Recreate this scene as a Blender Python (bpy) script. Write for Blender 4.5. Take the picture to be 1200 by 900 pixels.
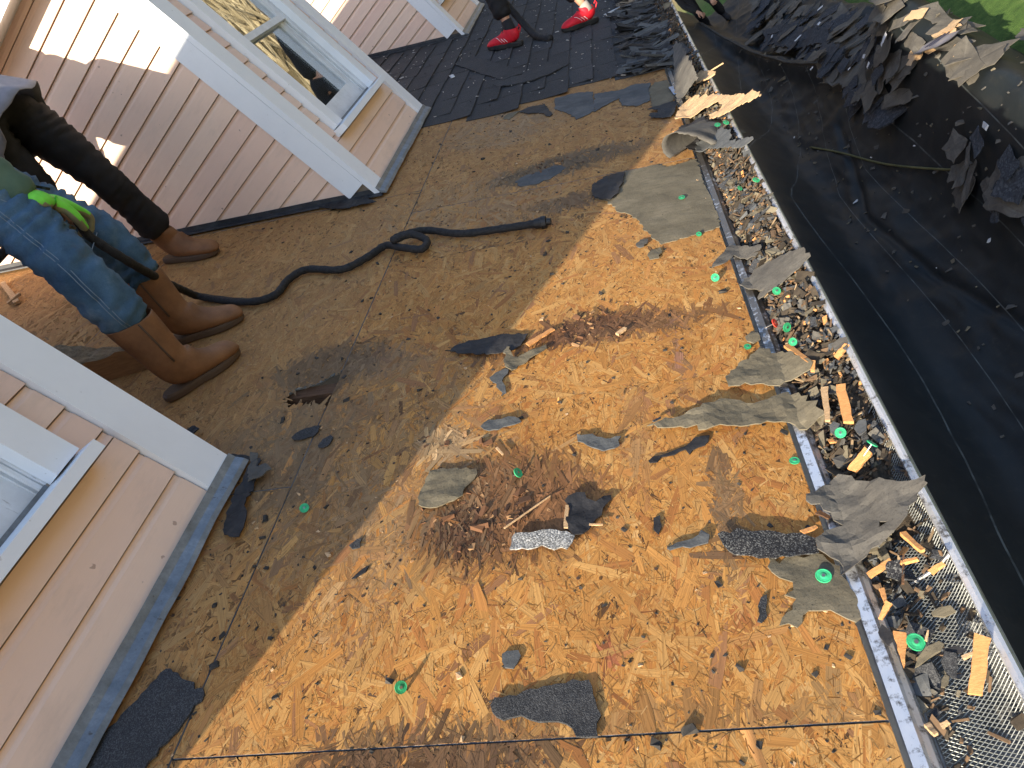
import bpy, bmesh, math, random
import numpy as np
from mathutils import Vector, Matrix, noise
from mathutils.geometry import delaunay_2d_cdt
for o in list(bpy.data.objects): bpy.data.objects.remove(o)
SC = bpy.context.scene
COL = SC.collection
# ------------------------------------------------------------------ camera
CAMZ = 3.9
CH = 1.18
TH = 0.606405
cd = bpy.data.cameras.new('camera'); cam = bpy.data.objects.new('camera', cd); COL.objects.link(cam)
M3 = [[0.66791, 0.57065, 0.47776], [0.072814, 0.588758, -0.805023], [-0.740672, 0.57247, 0.351686]]
cam.matrix_world = Matrix([M3[0]+[0], M3[1]+[0], M3[2]+[CAMZ], [0,0,0,1]])
cd.sensor_width = 36; cd.lens = 26.758; cd.clip_start = .02; cd.clip_end = 2000
SC.camera = cam
# ------------------------------------------------------------------ light
SUN = Vector((-.32, -1.0, .59)).normalized()          # towards the sun
el = math.asin(SUN.z); az = math.atan2(SUN.x, SUN.y)
wd = bpy.data.worlds.new('World'); SC.world = wd; wd.use_nodes = True
nt = wd.node_tree; bg = nt.nodes['Background']
sky = nt.nodes.new('ShaderNodeTexSky'); sky.sky_type = 'NISHITA'; sky.sun_disc = False
sky.sun_elevation = el; sky.sun_rotation = az % (2*math.pi); sky.air_density = 1.0; sky.dust_density = 1.0; sky.ozone_density = 1.0
nt.links.new(sky.outputs[0], bg.inputs[0]); bg.inputs[1].default_value = .15
sl = bpy.data.lights.new('sun', 'SUN'); so = bpy.data.objects.new('sun', sl); COL.objects.link(so)
sl.energy = 5.0; sl.angle = math.radians(.53); sl.color = (1, .87, .67)
so.rotation_euler = (-SUN).to_track_quat('-Z', 'Y').to_euler(); so.location = (-10, -20, 20)
SC.view_settings.view_transform = 'Standard'; SC.view_settings.look = 'None'
SC.view_settings.gamma = 1; SC.view_settings.exposure = 1.25; SC.view_settings.use_curve_mapping = False
SC.render.engine = 'CYCLES'
SC.cycles.max_bounces = 8; SC.cycles.diffuse_bounces = 4
# ------------------------------------------------------------------ roof frame
ct, st = math.cos(TH), math.sin(TH)
# columns: u (down the slope), v (along the eave, away), n (normal); camera foot is u=v=0
ROOF = Matrix([[ct, 0, st, -CH*st], [0, 1, 0, 0], [-st, 0, ct, CAMZ-CH*ct], [0, 0, 0, 1]])
def RP(u, v, n=0.): return ROOF @ Vector((u, v, n))
def nsurf(u): return max(0., CH+(2.765-CAMZ+u*st)/ct)   # deck, then the level top of the gutter
# ------------------------------------------------------------------ helpers
rnd = random.Random(7)
def tag(o, label=None, cat=None, group=None, kind=None):
    if label: o['label'] = label
    if cat: o['category'] = cat
    if group: o['group'] = group
    if kind: o['kind'] = kind
    return o
def empty(name, loc=(0,0,0), **k):
    o = bpy.data.objects.new(name, None); COL.objects.link(o); o.location = loc; o.empty_display_size = .1
    return tag(o, **k)
def link(name, me, parent=None, mats=(), mw=None, smooth=False, **k):
    o = bpy.data.objects.new(name, me); COL.objects.link(o)
    for m in mats:
        if m is not None: me.materials.append(m)
    if parent is not None: o.parent = parent
    if mw is not None:
        if parent is not None: o.matrix_local = mw
        else: o.matrix_world = mw
    if smooth:
        for p in me.polygons: p.use_smooth = True
    return tag(o, **k)
class MB:
    def __init__(s): s.v = []; s.f = []; s.m = []
    def add(s, vs, fs, mi=0):
        b = len(s.v); s.v += [tuple(q) for q in vs]; s.f += [tuple(i+b for i in f) for f in fs]; s.m += [mi]*len(fs)
    def box(s, a, b, mi=0, mat=None, jit=0, r=rnd):
        x0,y0,z0 = a; x1,y1,z1 = b
        vs = [Vector(p) for p in ((x0,y0,z0),(x1,y0,z0),(x1,y1,z0),(x0,y1,z0),(x0,y0,z1),(x1,y0,z1),(x1,y1,z1),(x0,y1,z1))]
        if jit: vs = [p+Vector((r.uniform(-jit,jit) for _ in range(3))) for p in vs]
        if mat is not None: vs = [mat @ p for p in vs]
        s.add(vs, [(0,3,2,1),(4,5,6,7),(0,1,5,4),(1,2,6,5),(2,3,7,6),(3,0,4,7)], mi)
    def prism(s, poly, axis, a, b, mi=0):
        # poly in the two other axes (cyclic order), extruded along axis from a to b
        def P(p, t):
            q = [0,0,0]; q[axis] = t; q[(axis+1)%3] = p[0]; q[(axis+2)%3] = p[1]; return q
        n = len(poly)
        s.add([P(p,a) for p in poly]+[P(p,b) for p in poly],
              [tuple(range(n))[::-1], tuple(range(n,2*n))]+[(i,(i+1)%n,n+(i+1)%n,n+i) for i in range(n)], mi)
    def tube(s, pts, r, seg=8, mi=0, cap=True):
        pts = [Vector(p) for p in pts]; n = len(pts); rr = r if isinstance(r, (list,tuple)) else [r]*n
        up = Vector((0,0,1)); vs = []; last = None
        for i,p in enumerate(pts):
            t = (pts[min(i+1,n-1)]-pts[max(i-1,0)]).normalized()
            if last is None:
                a = t.cross(up);
                if a.length < .05: a = t.cross(Vector((1,0,0)))
            else: a = last-t*last.dot(t)
            a.normalize(); last = a; b = t.cross(a)
            for k in range(seg):
                an = 2*math.pi*k/seg; vs.append(p+(a*math.cos(an)+b*math.sin(an))*rr[i])
        fs = [(i*seg+k, i*seg+(k+1)%seg, (i+1)*seg+(k+1)%seg, (i+1)*seg+k) for i in range(n-1) for k in range(seg)]
        if cap: fs += [tuple(range(seg))[::-1], tuple(range((n-1)*seg, n*seg))]
        s.add(vs, fs, mi)
    def mesh(s, name):
        me = bpy.data.meshes.new(name); me.from_pydata(s.v, [], s.f)
        if any(s.m): me.polygons.foreach_set('material_index', s.m)
        me.validate(); 
        bm = bmesh.new(); bm.from_mesh(me); bmesh.ops.recalc_face_normals(bm, faces=bm.faces); bm.to_mesh(me); bm.free()
        return me
    def build(s, name, mats, parent=None, mw=None, smooth=False, **k):
        if not isinstance(mats, (list,tuple)): mats = [mats]
        return link(name, s.mesh(name), parent, mats, mw, smooth, **k)
def smooth_path(pts, n=8):
    pts = [Vector(p) for p in pts]; out = []
    for i in range(len(pts)-1):
        p0 = pts[max(i-1,0)]; p1 = pts[i]; p2 = pts[i+1]; p3 = pts[min(i+2,len(pts)-1)]
        for k in range(n):
            t = k/n
            out.append(.5*((2*p1)+(p2-p0)*t+(2*p0-5*p1+4*p2-p3)*t*t+(3*p1-p0-3*p2+p3)*t**3))
    return out+[pts[-1]]
# ------------------------------------------------------------------ materials
class NT:
    def __init__(s, name):
        s.mat = bpy.data.materials.new(name); s.mat.use_nodes = True; s.t = s.mat.node_tree
        s.b = s.t.nodes['Principled BSDF']; s.out = s.t.nodes['Material Output']
    def n(s, typ, ins=None, **kw):
        q = s.t.nodes.new('ShaderNode'+typ)
        for k,v in kw.items(): setattr(q, k, v)
        for k,v in (ins or {}).items():
            if hasattr(v, 'is_linked') or isinstance(v, bpy.types.NodeSocket): s.t.links.new(v, q.inputs[k])
            else: q.inputs[k].default_value = v
        return q
    def set(s, **kw):
        for k,v in kw.items():
            k = k.replace('_', ' ')
            if isinstance(v, bpy.types.NodeSocket): s.t.links.new(v, s.b.inputs[k])
            else: s.b.inputs[k].default_value = v
        return s
    def coord(s, kind='Object', scale=(1,1,1), rot=(0,0,0)):
        c = s.n('TexCoord'); m = s.n('Mapping', {'Vector': c.outputs[kind], 'Scale': scale, 'Rotation': rot}); return m.outputs[0]
    def noise(s, vec, scale, detail=4, rough=.6, dist=0):
        q = s.n('TexNoise', {'Vector': vec, 'Scale': scale, 'Detail': detail, 'Roughness': rough, 'Distortion': dist}); return q.outputs['Fac']
    def ramp(s, fac, stops, interp='LINEAR'):
        q = s.n('ValToRGB', {'Fac': fac}); cr = q.color_ramp; cr.interpolation = interp
        while len(cr.elements) < len(stops): cr.elements.new(.5)
        for e,(p,c) in zip(cr.elements, stops):
            e.position = p; e.color = (c,c,c,1) if isinstance(c,(int,float)) else tuple(c)+(1,)
        return q.outputs['Color']
    def mix(s, fac, a, b, mode='MIX'):
        q = s.t.nodes.new('ShaderNodeMix'); q.data_type = 'RGBA'; q.blend_type = mode
        for k,v in ((0,fac),(6,a),(7,b)):
            if isinstance(v, bpy.types.NodeSocket): s.t.links.new(v, q.inputs[k])
            else: q.inputs[k].default_value = v if k==0 else tuple(v)+(1,)
        return q.outputs[2]
    def math(s, op, a, b=0.):
        q = s.t.nodes.new('ShaderNodeMath'); q.operation = op
        for k,v in ((0,a),(1,b)):
            if isinstance(v, bpy.types.NodeSocket): s.t.links.new(v, q.inputs[k])
            else: q.inputs[k].default_value = v
        return q.outputs[0]
    def bump(s, h, strength=.3, dist=.01):
        q = s.n('Bump', {'Height': h, 'Strength': strength, 'Distance': dist}); s.t.links.new(q.outputs[0], s.b.inputs['Normal']); return s
    def rand(s): return s.n('ObjectInfo').outputs['Random']
def mottled(name, c0, c1, scale=20, rough=.8, bump=.3, bscale=None, bdist=.004, stretch=(1,1,1), spec=.3, metal=0., objvar=0., detail=6):
    m = NT(name); v = m.coord('Object', stretch)
    f = m.noise(v, scale, detail, .65)
    c = m.ramp(f, [(.3,c0),(.7,c1)])
    if objvar:
        r = m.math('MULTIPLY_ADD', m.rand(), objvar); r.node.inputs[2].default_value = 1-objvar/2
        vv = m.n('CombineXYZ', {0: r, 1: r, 2: r}); c = m.mix(1., c, vv.outputs[0], 'MULTIPLY')
    m.set(Base_Color=c, Roughness=rough, Metallic=metal, Specular_IOR_Level=spec)
    if bump: m.bump(m.noise(v, bscale or scale*4, 4, .6), bump, bdist)
    return m.mat
def plain(name, c, rough=.6, metal=0., spec=.4): return NT(name).set(Base_Color=tuple(c)+(1,), Roughness=rough, Metallic=metal, Specular_IOR_Level=spec).mat

# strands: colour comes from each flake, the shader adds grain along it
m = NT('osb_strand')
at = m.n('Attribute', attribute_name='col').outputs['Color']; uvn = m.n('UVMap', uv_map='grain').outputs[0]
g = m.noise(m.n('Mapping', {'Vector': uvn, 'Scale': (6,420,1)}).outputs[0], 1., 5, .7)
gr = m.ramp(g, [(.28,.45),(.5,.95),(.72,1.3)])
c = m.mix(1., at, gr, 'MULTIPLY')
dirt = m.noise(m.coord('Object'), 5., 8, .7); c = m.mix(m.ramp(dirt, [(.54,0.),(.75,.4)]), c, (.16,.10,.055))
sp = m.noise(m.coord('Object'), 160., 3, .5); c = m.mix(m.ramp(sp, [(.66,0.),(.71,.7)]), c, (.05,.035,.02))
m.set(Base_Color=c, Roughness=.75, Specular_IOR_Level=.25); m.bump(g, .25, .001); OSB = m.mat
OSB_CORE = mottled('osb_core', (.20,.11,.05), (.36,.21,.09), 60, bump=.6)
OSB_EDGE = mottled('osb_sealed_edge', (.10,.14,.20), (.22,.20,.17), 40, bump=.5)
# siding
def siding(name, axis):
    m = NT(name); st_ = [60,60,60]; st_[axis] = 2.2
    v = m.coord('Object', tuple(st_)); g = m.noise(v, 1., 6, .65, .6)
    w = m.noise(m.coord('Object'), 3., 6, .7)
    r = m.rand(); hue = m.ramp(r, [(0.,(.78,.56,.45)),(.5,(.80,.585,.465)),(1.,(.82,.62,.49))])
    c = m.mix(m.ramp(w, [(.5,0.),(.75,.4)]), hue, (.72,.51,.42))
    gm = m.noise(m.coord('Object',(1.2,1.2,5)), 2.5, 8, .75); c = m.mix(m.ramp(gm, [(.52,0.),(.72,.4)]), c, (.52,.40,.33))
    sp = m.noise(m.coord('Object'), 30., 2, .5); c = m.mix(m.ramp(sp, [(.745,0.),(.76,.6)]), c, (.25,.15,.12))
    m.set(Base_Color=c, Roughness=.55, Specular_IOR_Level=.35); m.bump(g, .28, .003); return m.mat
SIDE_X = siding('peach_siding_along_x', 0); SIDE_Y = siding('peach_siding_along_y', 1)
m = NT('white_paint'); v = m.coord('Object'); w = m.noise(v, 4, 6, .7); sp = m.noise(v, 70, 3, .5)
c = m.mix(m.ramp(w, [(.45,0.),(.8,.5)]), (.79,.83,.88), (.68,.72,.77)); c = m.mix(m.ramp(sp, [(.7,0.),(.78,.5)]), c, (.30,.30,.30))
m.set(Base_Color=c, Roughness=.45); m.bump(m.noise(v, 40, 5, .7), .12, .003); WHITE = m.mat
m = NT('aged_white_paint'); v = m.coord('Object'); w = m.noise(v, 9, 8, .75); sp = m.noise(m.coord('Object',(20,20,3)), 6, 5, .7)
c = m.mix(m.ramp(w, [(.4,0.),(.75,.7)]), (.74,.77,.80), (.50,.52,.54)); c = m.mix(m.ramp(sp, [(.64,0.),(.72,.7)]), c, (.20,.19,.18))
m.set(Base_Color=c, Roughness=.5); m.bump(w, .2, .004); WHITE_AGED = m.mat
m = NT('galvanised_flashing'); v = m.coord('Object'); w = m.noise(v, 14, 8, .75)
c = m.ramp(w, [(.3,(.10,.12,.14)),(.55,(.20,.235,.27)),(.75,(.34,.38,.41))]); sp = m.noise(v, 60, 3, .5); c = m.mix(m.ramp(sp, [(.66,0.),(.72,.8)]), c, (.09,.08,.075))
m.set(Base_Color=c, Roughness=m.ramp(w, [(.3,.42),(.7,.6)]), Metallic=.55); m.bump(w, .2, .004); GALV = m.mat
m = NT('bright_aluminium'); v = m.coord('Object'); w = m.noise(v, 30, 6, .7); sp = m.math('ADD', m.math('MULTIPLY', m.noise(v, 45, 8, .75), .7), m.math('MULTIPLY', m.noise(v, 5, 4, .6), .3))
ycol = m.n('SeparateXYZ', {0: m.n('TexCoord').outputs['Object']}).outputs[1]; far = m.n('MapRange', {0: ycol, 1: .9, 2: 2.2, 3: 0., 4: .14}).outputs[0]; edge = m.n('MapRange', {0: m.n('SeparateXYZ', {0: m.n('TexCoord').outputs['Object']}).outputs[0], 1: -.40, 2: -.36, 3: 1., 4: 0.}).outputs[0]
sp = m.math('ADD', sp, m.math('MULTIPLY', far, edge)); c = m.mix(m.ramp(sp, [(.52,0.),(.60,.9)]), (.74,.75,.77), (.10,.085,.07))
m.set(Base_Color=c, Roughness=m.ramp(w, [(.3,.28),(.7,.5)]), Metallic=.75); m.bump(w, .1, .003); ALU = m.mat
GUARD = plain('guard_wire', (.22,.23,.22), .45, .8)
GUTTER_PAINT = mottled('gutter_inside', (.10,.095,.085), (.35,.36,.37), 12, .6, .2)
BLACK_FLASH = mottled('black_base_flashing', (.012,.014,.018), (.045,.05,.058), 20, .5, .3)
def granules(name, c0, c1, c2, rough=.9, scale=520., objvar=.3):
    m = NT(name); v = m.coord('Object'); vo = m.n('TexVoronoi', {'Vector': v, 'Scale': scale}); col = vo.outputs['Color']
    h = m.n('SeparateColor', {0: col}).outputs[0]
    c = m.ramp(h, [(.0,c0),(.6,c1),(1.,c2)]); w = m.noise(v, 7, 6, .7); c = m.mix(m.ramp(w, [(.4,0.),(.75,.55)]), c, c0)
    r = m.math('MULTIPLY_ADD', m.rand(), objvar); r.node.inputs[2].default_value = 1-objvar/2
    vv = m.n('CombineXYZ', {0: r, 1: r, 2: r}); c = m.mix(1., c, vv.outputs[0], 'MULTIPLY')
    m.set(Base_Color=c, Roughness=rough, Specular_IOR_Level=.3); m.bump(m.math('SUBTRACT', 1., vo.outputs['Distance']), .5, .0015); return m.mat
SHINGLE = granules('charcoal_shingle', (.022,.023,.026), (.042,.044,.048), (.085,.087,.09))
SHINGLE_LIGHT = granules('bare_grey_granules', (.10,.10,.10), (.30,.30,.29), (.62,.61,.58), .85, 330.)
SHINGLE_DARK = granules('black_granules', (.010,.010,.012), (.028,.028,.03), (.16,.16,.15), .8, 420.)
def felt(name, c0, c1, c2, sc=6.):
    m = NT(name); v = m.coord('Object'); w = m.noise(v, sc, 8, .72, .5); st2 = m.noise(m.coord('Object',(3,26,3),(0,0,.5)), 3., 6, .7)
    c = m.ramp(w, [(.28,c0),(.5,c1),(.72,c2)]); c = m.mix(m.ramp(st2, [(.52,0.),(.68,.55)]), c, c0)
    sp = m.noise(v, 220., 3, .6); c = m.mix(m.ramp(sp, [(.58,0.),(.68,.55)]), c, (.03,.028,.024))
    m.set(Base_Color=c, Roughness=.85, Specular_IOR_Level=.25); m.bump(m.noise(v, 90, 6, .7), .45, .003); return m.mat
FELT = felt('weathered_felt', (.085,.072,.050), (.145,.125,.086), (.21,.18,.128))
FELT_DARK = felt('dark_felt', (.055,.052,.048), (.10,.093,.082), (.155,.145,.125))
FELT_SLATE = felt('slate_felt', (.045,.05,.055), (.085,.09,.094), (.15,.15,.145))
TAR = mottled('tar_paper', (.010,.010,.012), (.035,.034,.036), 25, .65, .4)
TANWOOD = mottled('torn_tan_wood', (.33,.20,.10), (.62,.44,.26), 12, .8, .5, stretch=(8,60,8), objvar=.3)
ORANGEWOOD = mottled('fresh_orange_wood', (.42,.18,.06), (.66,.34,.13), 10, .75, .4, stretch=(8,50,8), objvar=.3)
OLDWOOD = mottled('old_rafter_wood', (.05,.025,.014), (.16,.085,.045), 6, .8, .6, stretch=(3,60,60))
PALE = mottled('pale_scrap', (.4,.4,.4), (.7,.72,.74), 12, .7, .2)
GREENCAP = mottled('green_cap_plastic', (.03,.20,.09), (.03,.40,.17), 60, .45, .2, objvar=.7)
REDCAP = plain('red_cap_plastic', (.55,.05,.03), .35)
NAILSTEEL = plain('nail_steel', (.28,.26,.24), .4, .9)
HOSE = mottled('black_hose_sleeve', (.008,.008,.009), (.03,.03,.032), 90, .75, .6, bdist=.002)
RUBBER = plain('black_rubber', (.012,.012,.013), .5)
GRIT = mottled('grit', (.015,.014,.013), (.06,.055,.05), 30, .9, 0, objvar=.2)

# ------------------------------------------------------------------ ground, hill
def grid_mesh(name, xs, ys, fz):
    nx, ny = len(xs), len(ys)
    vs = [(x,y,fz(x,y)) for y in ys for x in xs]
    fs = [(j*nx+i, j*nx+i+1, (j+1)*nx+i+1, (j+1)*nx+i) for j in range(ny-1) for i in range(nx-1)]
    me = bpy.data.meshes.new(name); me.from_pydata(vs, [], fs); return me
m = NT('lawn_and_dry_meadow'); v = m.coord('Object'); a = m.noise(v, .12, 4, .6); b_ = m.noise(v, 9, 8, .75); d_ = m.noise(v, 60, 6, .7)
gc = m.ramp(b_, [(.3,(.035,.075,.018)),(.55,(.075,.14,.03)),(.75,(.15,.20,.06))]); gc = m.mix(m.ramp(d_, [(.4,0.),(.7,.5)]), gc, (.03,.06,.015))
px_ = m.n('SeparateXYZ', {0: m.n('TexCoord').outputs['Object']}); xx = m.math('ADD', px_.outputs[0], m.math('MULTIPLY', a, 3.)); gc = m.mix(m.n('MapRange', {0: xx, 1: 4.5, 2: 7.}).outputs[0], gc, m.ramp(b_, [(.3,(.12,.09,.04)),(.7,(.33,.26,.13))])); gc = m.mix(m.n('MapRange', {0: px_.outputs[1], 1: 17., 2: 20.}).outputs[0], gc, (.24,.19,.10))
m.set(Base_Color=gc, Roughness=.9, Specular_IOR_Level=.2); m.bump(d_, .6, .05); LAWN = m.mat
g = grid_mesh('lawn', np.concatenate([[-900,-300,-80,-30],np.linspace(-14,26,41),[45,90,300,900]]), np.concatenate([[-900,-300,-80,-30],np.linspace(-12,34,47),[60,120,300,900]]),
              lambda x,y: -.02+.04*noise.noise((x*.6,y*.6,0)) if abs(x)<26 and -12<y<34 else -.02)
link('lawn', g, None, [LAWN], kind='structure')
m = NT('dry_hill_grass'); v = m.coord('Object'); a = m.noise(v, .5, 8, .75); b_ = m.noise(m.coord('Object',(6,6,1.2)), 2.2, 8, .8)
gc = m.ramp(b_, [(.3,(.10,.075,.03)),(.5,(.24,.18,.08)),(.7,(.36,.28,.14))]); gc = m.mix(m.ramp(a, [(.5,0.),(.7,.6)]), gc, (.10,.095,.035))
m.set(Base_Color=gc, Roughness=.95); m.bump(b_, 1., .4); DRY = m.mat
def hill_z(x, y):
    d = math.hypot(x-2, y-2)
    return -1.5 + 26*max(0, min(1, (d-22)/34))**.9 + .55*noise.fractal((x*.09,y*.09,3), 1, 2, 4)
vs=[];fs=[];NA=220;NR=80
for i in range(NA+1):
    an = math.radians(-40+175*i/NA)
    for j in range(NR+1):
        r = 20+60*j/NR; x = 2+r*math.cos(an); y = 2+r*math.sin(an); vs.append((x,y,hill_z(x,y)))
for i in range(NA):
    for j in range(NR):
        k=i*(NR+1)+j; fs.append((k,k+1,k+NR+2,k+NR+1))
me=bpy.data.meshes.new('hillside'); me.from_pydata(vs,[],fs); link('hillside', me, None, [DRY], kind='structure', smooth=True)
# dry brush on the hillside (seen mirrored in the panes)
rb = random.Random(3); mb = MB()
for i in range(1500):
    an = math.radians(rb.uniform(20,110)); r = rb.uniform(23,52); x=2+r*math.cos(an); y=2+r*math.sin(an); z=hill_z(x,y)-.1
    for k in range(7):
        t=rb.uniform(0,6.28); l=rb.uniform(1.,3.4); dx=math.cos(t)*.4*l; dy=math.sin(t)*.4*l; w=rb.uniform(.03,.08)
        px=-math.sin(t)*w; py=math.cos(t)*w
        mb.add([(x-px,y-py,z),(x+px,y+py,z),(x+dx*.6+px*.7,y+dy*.6+py*.7,z+l*.6),(x+dx*.6-px*.7,y+dy*.6-py*.7,z+l*.6),(x+dx,y+dy,z+l)],[(0,1,2,3),(3,2,4)])
mb.build('dry_brush', plain('dry_stalks',(.34,.28,.17),.9), kind='stuff', label='pale dry brush on the hillside mirrored in the window panes', cat='brush')

# ------------------------------------------------------------------ roof deck (OSB sheets)
deck = empty('roof_deck', kind='structure'); deck.matrix_world = ROOF
UE = .262                    # deck edge at the eave
SEAM = -0.9652
HOLE = [(-0.9582, 1.9038), (-1.0042, 1.8831), (-1.0265, 1.8613), (-1.0687, 1.849), (-1.1061, 1.8402), (-1.1261, 1.814), (-1.1364, 1.7775), (-1.0949, 1.7387), (-1.0663, 1.7531), (-1.028, 1.7197), (-0.9851, 1.7225), (-0.9521, 1.7397), (-0.9506, 1.803)]
def inpoly(p, poly):
    x,y = p; c = False; j = len(poly)-1
    for i in range(len(poly)):
        xi,yi = poly[i]; xj,yj = poly[j]
        if (yi>y)!=(yj>y) and x < (xj-xi)*(y-yi)/(yj-yi)+xi: c = not c
        j = i
    return c
# rot, stains and one broad tint that darkens the shaded deck: centre (u,v), radii, angle, colour, strength, roughness of the torn flakes
def px_stain_shade(c, ru, rv, ang, col, k, rough): return (c, ru, rv, ang, np.array(col), k, rough)
ST = [
 px_stain_shade((-0.3927, 1.2238), .18,.165, 0, (.15,.07,.03), .95, .8),
 px_stain_shade((-0.4798, 1.1507), .08,.07, 0, (.085,.04,.02), 1., 1.),
 px_stain_shade((-0.2892, 1.1998), .13,.12, 0, (.21,.10,.042), .85, .5),
 px_stain_shade((-0.5681, 1.4715), .06,.05, 0, (.42,.30,.17), .7, .8),
 px_stain_shade((-0.1878, 1.9176), .17,.065, .1, (.12,.055,.026), 1., .6),
 px_stain_shade((-0.0142, 1.8988), .20,.055, .02, (.15,.075,.036), .85, .4),
 px_stain_shade((-0.4428, 1.8646), .08,.05, .2, (.12,.06,.03), .8, .6),
 px_stain_shade((-0.3373, 3.3107), .27,.105, .12, (.05,.038,.028), 1., .6),
 px_stain_shade((-0.1368, 3.3814), .22,.09, .0, (.07,.058,.046), .85, .3),
 px_stain_shade((-0.2655, 2.8843), .14,.07, .0, (.09,.06,.042), .8, .3),
 px_stain_shade((-1.0189, 1.924), .17,.12, .2, (.075,.045,.028), .95, .5),
 px_stain_shade((-0.9999, 1.6305), .18,.16, .2, (.13,.085,.05), .6, .2),
 px_stain_shade((-0.8283, 1.9075), .16,.07, .0, (.17,.11,.07), .6, .3),
 px_stain_shade((-0.9807, 1.4153), .10,.12, .0, (.07,.045,.03), .8, .2),
 px_stain_shade((-1.1431, 1.584), .20,.12, .0, (.16,.10,.06), .5, .1),
 px_stain_shade((-0.4726, 0.6467), .22,.045, .0, (.085,.05,.03), .9, .4),
 px_stain_shade((0.099, 1.1519), .025,.16, .0, (.15,.10,.06), .75, .2),
 px_stain_shade((0.0657, 1.0405), .02,.10, .0, (.14,.09,.05), .7, .2),
 px_stain_shade((0.0525, 1.6972), .012,.16, .0, (.20,.11,.09), .55, 0),
 px_stain_shade((0.0494, 1.803), .05,.012, .0, (.22,.12,.10), .5, 0),
 px_stain_shade((-0.0776, 1.4387), .03,.22, .0, (.22,.12,.06), .5, .1),
 px_stain_shade((-0.1841, 0.6867), .5,.03, .0, (.16,.10,.05), .5, .2),
 px_stain_shade((0.075, 0.8524), .012,.05, -.4, (.30,.11,.035), .8, 0),
 px_stain_shade((-0.1558, 0.8208), .012,.04, 0., (.28,.09,.04), .9, 0),
 px_stain_shade((-0.7898, 1.5149), .35,.5, .3, (.19,.13,.072), .55, 0),  # weathered tint that also deepens the shade in the flake colour
 px_stain_shade((-0.7211, 1.1458), .12,.3, .2, (.22,.16,.10), .35, 0),
 px_stain_shade((-0.6285, 4.0626), .3,.3, 0, (.27,.21,.145), .6, 0),
 px_stain_shade((-0.6557, 3.0509), .4,.35, 0, (.26,.20,.13), .45, 0),
]
PAL = np.array([[.52,.265,.078],[.49,.235,.062],[.46,.20,.048],[.38,.155,.040],[.25,.10,.032],[.10,.05,.022],[.55,.315,.115]])
PW = np.array([.30,.33,.21,.07,.025,.015,.05])
def _noop(): pass
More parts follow.
